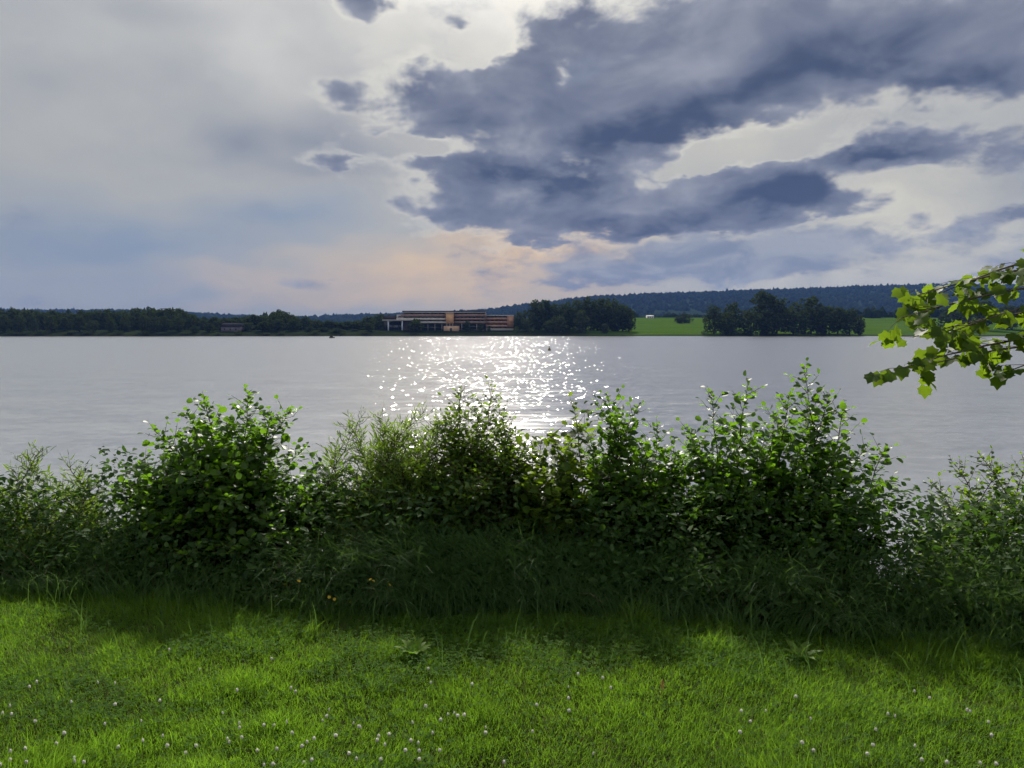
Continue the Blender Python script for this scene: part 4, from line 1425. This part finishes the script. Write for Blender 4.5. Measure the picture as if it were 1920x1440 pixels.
def clover_mesh(seed):
    r = np.random.default_rng(seed)
    g = Geo()
    hgt = .062
    # head: little upright florets round a core
    V, F, T = [], [], []
    for k in range(34):
        ph = math.acos(1 - 1.75 * (k + .5) / 34)
        a = k * 2.4
        d = np.array([math.sin(ph) * math.cos(a), math.sin(ph) * math.sin(a), math.cos(ph)])
        e1 = unit(np.cross(d, [0.3, .2, .9]))
        e2 = np.cross(d, e1)
        b = np.array([0, 0, hgt]) + d * .003
        tip = np.array([0, 0, hgt]) + d * r.uniform(.0085, .0115) + np.array([0, 0, .0022])
        i = len(V)
        V += [b + e1 * .0022, b - e1 * .0011 + e2 * .002, b - e1 * .0011 - e2 * .002, tip]
        F += [(i, i + 1, i + 3), (i + 1, i + 2, i + 3), (i + 2, i, i + 3)]
        T += [.35, .35, .35, 1.0 if d[2] > -.2 else .25]
    head = np_mesh('flower_head', np.array(V), np.array(F), [m_white], np.array(T))
    bendx, bendy = r.normal(0, .012, 2)
    stalk = Geo().tube([(bendx, bendy, -.01), (bendx * .4, bendy * .4, .03), (0, 0, hgt)], [.0012, .0011, .0010], 4).mesh('stalk', [m_greenstem], True)
    return head, stalk


CM = [clover_mesh(k) for k in range(4)]
CLOVER = [(323, 1219), (514, 1238), (300, 1316), (427, 1336), (268, 1351), (306, 1379), (267, 1395), (309, 1400), (348, 1409), (371, 1400), (427, 1387), (427, 1396), (450, 1359), (449, 1368), (460, 1381),
          (500, 1356), (516, 1357), (542, 1356), (546, 1376), (489, 1404), (522, 1405), (522, 1429), (499, 1438), (562, 1396), (577, 1387), (588, 1387), (618, 1324), (603, 1341), (604, 1348), (655, 1350),
          (668, 1361), (678, 1358), (634, 1375), (649, 1414), (675, 1424), (710, 1428), (703, 1390), (712, 1379), (569, 1428), (580, 1427), (803, 1252), (805, 1276), (884, 1287), (796, 1327), (851, 1336),
          (822, 1347), (837, 1345), (861, 1345), (871, 1348), (783, 1356), (813, 1377), (776, 1386), (779, 1391), (791, 1409), (762, 1409), (785, 1422), (721, 1396), (735, 1375), (820, 1408), (904, 1375),
          (913, 1362), (996, 1367), (942, 1430), (1068, 1289), (1086, 1270), (1128, 1276), (1150, 1297), (1009, 1324), (1074, 1334), (1104, 1411), (1063, 1315), (1490, 1303), (1392, 1335), (1405, 1353),
          (1388, 1374), (1437, 1333), (1524, 1349), (1644, 1371), (1635, 1399), (1629, 1414), (1525, 1409), (1509, 1400), (1677, 1344), (1668, 1340), (545, 1289), (553, 1286), (440, 1300), (368, 1262), (630, 1380)]
rc = random.Random(31)
CLOVER += [(rc.uniform(-40, 232), 1440 - 160 * rc.random() ** 1.6) for _ in range(26)] + [(rc.uniform(1690, 1960), 1440 - 150 * rc.random() ** 1.5) for _ in range(14)]
for i, (u, v) in enumerate(CLOVER):
    x_, y_ = on_ground(u, v, .06)
    h, s_ = CM[i % 4]
    e = thing('clover_flower', 'white clover flower standing in the lawn grass', 'flower', (x_, y_, float(ground_z(x_, y_))), rc.uniform(0, 6.28), 'white clover flowers in the lawn')
    k = rc.choice([.45, .55, .65, .75, .85])
    e.scale = (k, k, rc.uniform(.9, 1.1))
    e.rotation_euler.x, e.rotation_euler.y = rc.gauss(0, .12), rc.gauss(0, .12)
    add('flower_head', h, e)
    add('stalk', s_, e)

# buttercups in the rank grass
m_yel = leaf_mat('buttercup_petal', (0.55, 0.38, 0.01), (0.75, 0.55, 0.02), (0.6, 0.45, 0.01), .3, .35, .5)
V, F = [(0, 0, 0)], []
for k in range(10):
    a = k * math.pi / 5
    rr = .011 if k % 2 == 0 else .0085
    V.append((rr * math.cos(a), rr * math.sin(a), .004))
for k in range(10):
    F.append((0, 1 + k, 1 + (k + 1) % 10))
bc_petal = np_mesh('petals', np.array(V), np.array(F), [m_yel], np.linspace(0, 1, 11))
for u, v in [(695, 1087), (700, 1090), (727, 1092), (730, 1097), (695, 1102), (690, 1122), (680, 1135), (657, 1130), (627, 1124), (617, 1120), (560, 1090), (533, 1096)]:
    Y = 4.33 + rc.uniform(-.06, .06)
    p = at(u, v, Y)
    z0 = float(ground_z(p.x, Y))
    e = thing('buttercup', 'yellow buttercup on a thin stem in the rank grass', 'flower', (p.x, Y, z0), 0, 'buttercups under the hedge')
    hgt = p.z - z0
    add('stem', Geo().tube([(rc.gauss(0, .02), rc.gauss(0, .02), -.01), (rc.gauss(0, .01), 0, hgt * .5), (0, 0, hgt)], [.0013, .0012, .001], 4).mesh('stem', [m_greenstem], True), e)
    o_ = add('petals', bc_petal, e, (0, 0, hgt))
    o_.rotation_euler = (rc.uniform(.2, .9), rc.gauss(0, .3), rc.uniform(0, 6))

# brown seed stalk in the lawn
m_rust = plain('dry_seed_head', (0.30, 0.13, 0.05), .8, .2, .3, 60.0)
x_, y_ = on_ground(1240, 1312, 0)
e = thing('seed_stalk', 'rusty brown dock seed stalk standing alone in the lawn', 'stalk', (x_, y_, float(ground_z(x_, y_))))
add('stalk', Geo().tube([(0, 0, -.01), (.002, 0, .03), (.003, 0, .075)], [.0016, .0014, .001], 5).mesh('stalk', [m_rust], True), e)
g = Geo()
for k in range(40):
    h = .035 + .045 * k / 40
    a = k * 2.4
    w_ = .0065 * math.sin(math.pi * min(1, (k + 6) / 46)) + .001
    p = np.array([.003 + w_ * math.cos(a) * .7, w_ * math.sin(a) * .7, h])
    g.raw([p + [.002, 0, 0], p + [-.001, .002, 0], p + [-.001, -.002, 0], p + [.001 * math.cos(a), .001 * math.sin(a), .006]], [(0, 1, 3), (1, 2, 3), (2, 0, 3), (0, 2, 1)])
add('seed_head', g.mesh('seed_head', [m_rust]), e)


# dock rosette catching the sun at the lawn edge
def rosette(u, v, n_leaf, Lf, label):
    x_, y_ = on_ground(u, v, 0)
    e = thing('dock_plant', label, 'plant', (x_, y_, float(ground_z(x_, y_))))
    for k in range(n_leaf):
        a = k * 2.4 + rc.uniform(-.3, .3)
        L = Lf * rc.uniform(.6, 1.1)
        tilt = rc.uniform(.15, .8)
        pts = []
        wv = []
        for j in range(6):
            t_ = j / 5
            rr = L * (math.sin(tilt) * t_ + .25 * t_ * t_)
            zz = L * (math.cos(tilt) * t_ - .30 * t_ ** 2) + .004
            pts.append((rr, zz))
            wv.append(L * .16 * math.sin(math.pi * min(1, t_ * .9 + .1)) ** .8)
        V, F = [], []
        for (rr, zz), ww in zip(pts, wv):
            for q_, dz in ((-ww, .25 * ww), (0, 0), (ww, .25 * ww)):
                V.append((rr * math.cos(a) - q_ * math.sin(a), rr * math.sin(a) + q_ * math.cos(a), zz + dz))
        for j in range(5):
            F += [(3 * j, 3 * j + 1, 3 * j + 4, 3 * j + 3), (3 * j + 1, 3 * j + 2, 3 * j + 5, 3 * j + 4)]
        add('leaf', np_mesh('leaf', np.array(V), np.array(F), [m_lawn], np.full(len(V), rc.uniform(.9, 1.0)), smooth=True), e)


rosette(775, 1232, 12, .12, 'broad-leaved dock plant glowing bright green at the lawn edge')
rosette(1500, 1240, 8, .12, 'small dock plant in the long grass below the tall airy alder')

# dead stalk with hanging bleached leaves
p = at(1212, 1100, 4.42)
z0 = float(ground_z(p.x, 4.42))
e = thing('dead_stalk', 'bleached dead stalk with hanging dry leaves in front of the alder shoots', 'dead plant', (p.x, 4.42, z0))
hgt = p.z - z0
m_bleach = leaf_mat('bleached_leaf', (0.30, 0.27, 0.20), (0.45, 0.42, 0.34), (.25, .2, .12), .2, .7, .2)
add('stem', Geo().tube([(.03, .05, -.02), (.01, .02, hgt * .5), (0, 0, hgt), (.05, 0, hgt - .03), (.085, .0, hgt - .06)], [.003, .003, .0026, .002, .0015], 5).mesh('stem', [m_straw], True), e)
for (x0, z1, dx, L) in [(0.0, 0, -.025, .085), (.012, 0, .005, .08), (.055, -.03, -.03, .10), (.085, -.06, .004, .085), (.03, -.05, -.01, .10)]:
    V, F = [], []
    for j in range(5):
        t_ = j / 4
        ww = .007 * math.sin(math.pi * (.15 + .8 * t_))
        V += [(x0 + dx * t_ - ww, -.004 * t_, hgt + z1 - L * t_), (x0 + dx * t_ + ww, .004, hgt + z1 - L * t_)]
    for j in range(4):
        F.append((2 * j, 2 * j + 1, 2 * j + 3, 2 * j + 2))
    add('leaf', np_mesh('leaf', np.array(V), np.array(F), [m_bleach], np.full(len(V), rc.random())), e)

# pale fallen branch at the foot of the tall alder
a_, b_ = on_ground(1495, 1146, .03), on_ground(1592, 1137, .05)
z0 = float(ground_z(*a_))
e = thing('fallen_branch', 'thin pale bare branch lying at the foot of the tall airy alder', 'branch', (a_[0], a_[1], z0))
dx_, dy_ = b_[0] - a_[0], b_[1] - a_[1]
m_deadwood = plain('dead_wood', (0.20, 0.18, 0.15), .85, .15, .3, 25.0)
L_ = [(0, 0, .035), (dx_ * .3, dy_ * .3 + .01, .042), (dx_ * .65, dy_ * .65 - .01, .05), (dx_, dy_, .055)]
add('limb', Geo().tube(L_, [.007, .006, .0045, .002], 6).mesh('limb', [m_deadwood], True), e)
for f, (ex, ey, ez) in [(.3, (.02, -.05, -.045)), (.6, (.06, .05, -.05)), (.75, (.05, -.05, .03))]:
    q0 = np.array([dx_ * f, dy_ * f, .046])
    add('twig', Geo().tube([q0, q0 + np.array([ex, ey, ez]) * .5, q0 + np.array([ex, ey, ez])], [.003, .002, .0012], 4).mesh('twig', [m_deadwood], True), e)

# ------------------------------------------------------------------ maple tree whose branches hang into the picture
TX, TY = 3.55, 3.9
z0 = float(ground_z(TX, TY))
e = thing('maple_tree', 'maple tree whose leafy branches hang out over the lawn edge', 'tree', (TX, TY, z0))
O = np.array([TX, TY, z0])
m_mbark = plain('maple_bark', (0.09, 0.075, 0.06), .9, .15, .35, 14.0)
trunk_pts = [(0, 0, -.05), (.02, .01, .5), (.0, .03, 1.3), (-.05, .05, 2.2), (-.02, .08, 3.2), (.03, .05, 4.4)]
add('trunk', Geo().tube(trunk_pts, [.105, .085, .075, .06, .045, .02], 10).mesh('trunk', [m_mbark], True), e)
rm = np.random.default_rng(77)
BR = []          # branches: start height, end point in world


def tr_at(h):
    return np.array([np.interp(h, [p[2] for p in trunk_pts], [p[k] for p in trunk_pts]) for k in range(3)])


ends = [(1700, 560, 3.75, 1.95), (1690, 596, 3.6, 1.85), (1712, 632, 3.7, 1.7), (1692, 690, 3.55, 1.6), (1740, 684, 3.7, 1.5), (1740, 560, 3.8, 2.1), (1790, 620, 3.5, 1.8), (1880, 700, 3.7, 1.5), (1900, 640, 3.6, 1.8)]
for (u, v, Y, h0) in ends:
    BR.append((h0, np.array(at(u, v, Y)) - O))
for k in range(20):
    a = -1.0 + 2.0 * rm.random()
    h0 = 2.4 + 1.9 * k / 20
    L = 1.25 * (1 - .45 * k / 20)
    BR.append((h0, tr_at(h0) + np.array([math.cos(a) * L, math.sin(a) * L, .25 + .3 * rm.random()])))
LP, LA, LN, LS = [], [], [], []
for bi, (h0, end) in enumerate(BR):
    s0 = tr_at(h0)
    ctl = (s0 + end) / 2 + np.array([0, 0, .16])
    Cc = bez(s0, ctl, end, 9)
    g = Geo().tube(Cc, np.linspace(.012, .0022, 9), 5)
    for k in range(14):
        f = .30 + .70 * k / 13
        q_ = f * 8
        i = min(int(q_), 7)
        p0 = Cc[i] + (Cc[i + 1] - Cc[i]) * (q_ - i)
        a = k * 2.4 + bi
        d = unit(np.array([math.cos(a), math.sin(a), rm.uniform(-.35, .2)]) + unit(end - s0) * .7)
        L = rm.uniform(.05, .17)
        p2 = p0 + d * L
        g.tube([p0, p0 + d * L * .5 + [0, 0, .008], p2], [.002, .0015, .001], 3, False)
        for j in range(4):
            ax = unit(d + rm.normal(0, .55, 3) + np.array([0, 0, -.55]))
            LP.append(p0 + d * L * (.3 + .25 * j))
            LA.append(ax)
            LN.append(np.array([0, -.35, .8]) + rm.normal(0, .4, 3))
            LS.append(rm.uniform(.05, .088))
    add('branch', g.mesh('branch', [m_mbark], True), e)
LP, LA, LN, LS = np.array(LP), np.array(LA), np.array(LN), np.array(LS)
W = LP + O
uu = np.array([px(p)[0] for p in W])
vv = np.array([px(p)[1] for p in W])
vis = np.where((uu < 1990) & (vv > -60))[0][:300]
rest = np.ones(len(LP), bool)
rest[vis] = False
mt = KINDS['maple']
add('foliage', place_leaves(mt[0][0], mt[0][1], LP[rest], LA[rest], LN[rest], LS[rest], 'foliage', [mt[1]], rm.uniform(0, 1, rest.sum())), e, kind='stuff')
A = unit(LA)
N = unit(LN - A * np.sum(A * LN, axis=1, keepdims=True))
B_ = np.cross(A, N)
for i in vis:
    o = bpy.data.objects.new('leaf', SINGLE['maple'][int(i) % 3])
    COL.objects.link(o)
    o.parent = e
    sc = float(LS[i])
    o.matrix_basis = Matrix(((B_[i][0] * sc, A[i][0] * sc, N[i][0] * sc, LP[i][0]), (B_[i][1] * sc, A[i][1] * sc, N[i][1] * sc, LP[i][1]), (B_[i][2] * sc, A[i][2] * sc, N[i][2] * sc, LP[i][2]), (0, 0, 0, 1)))
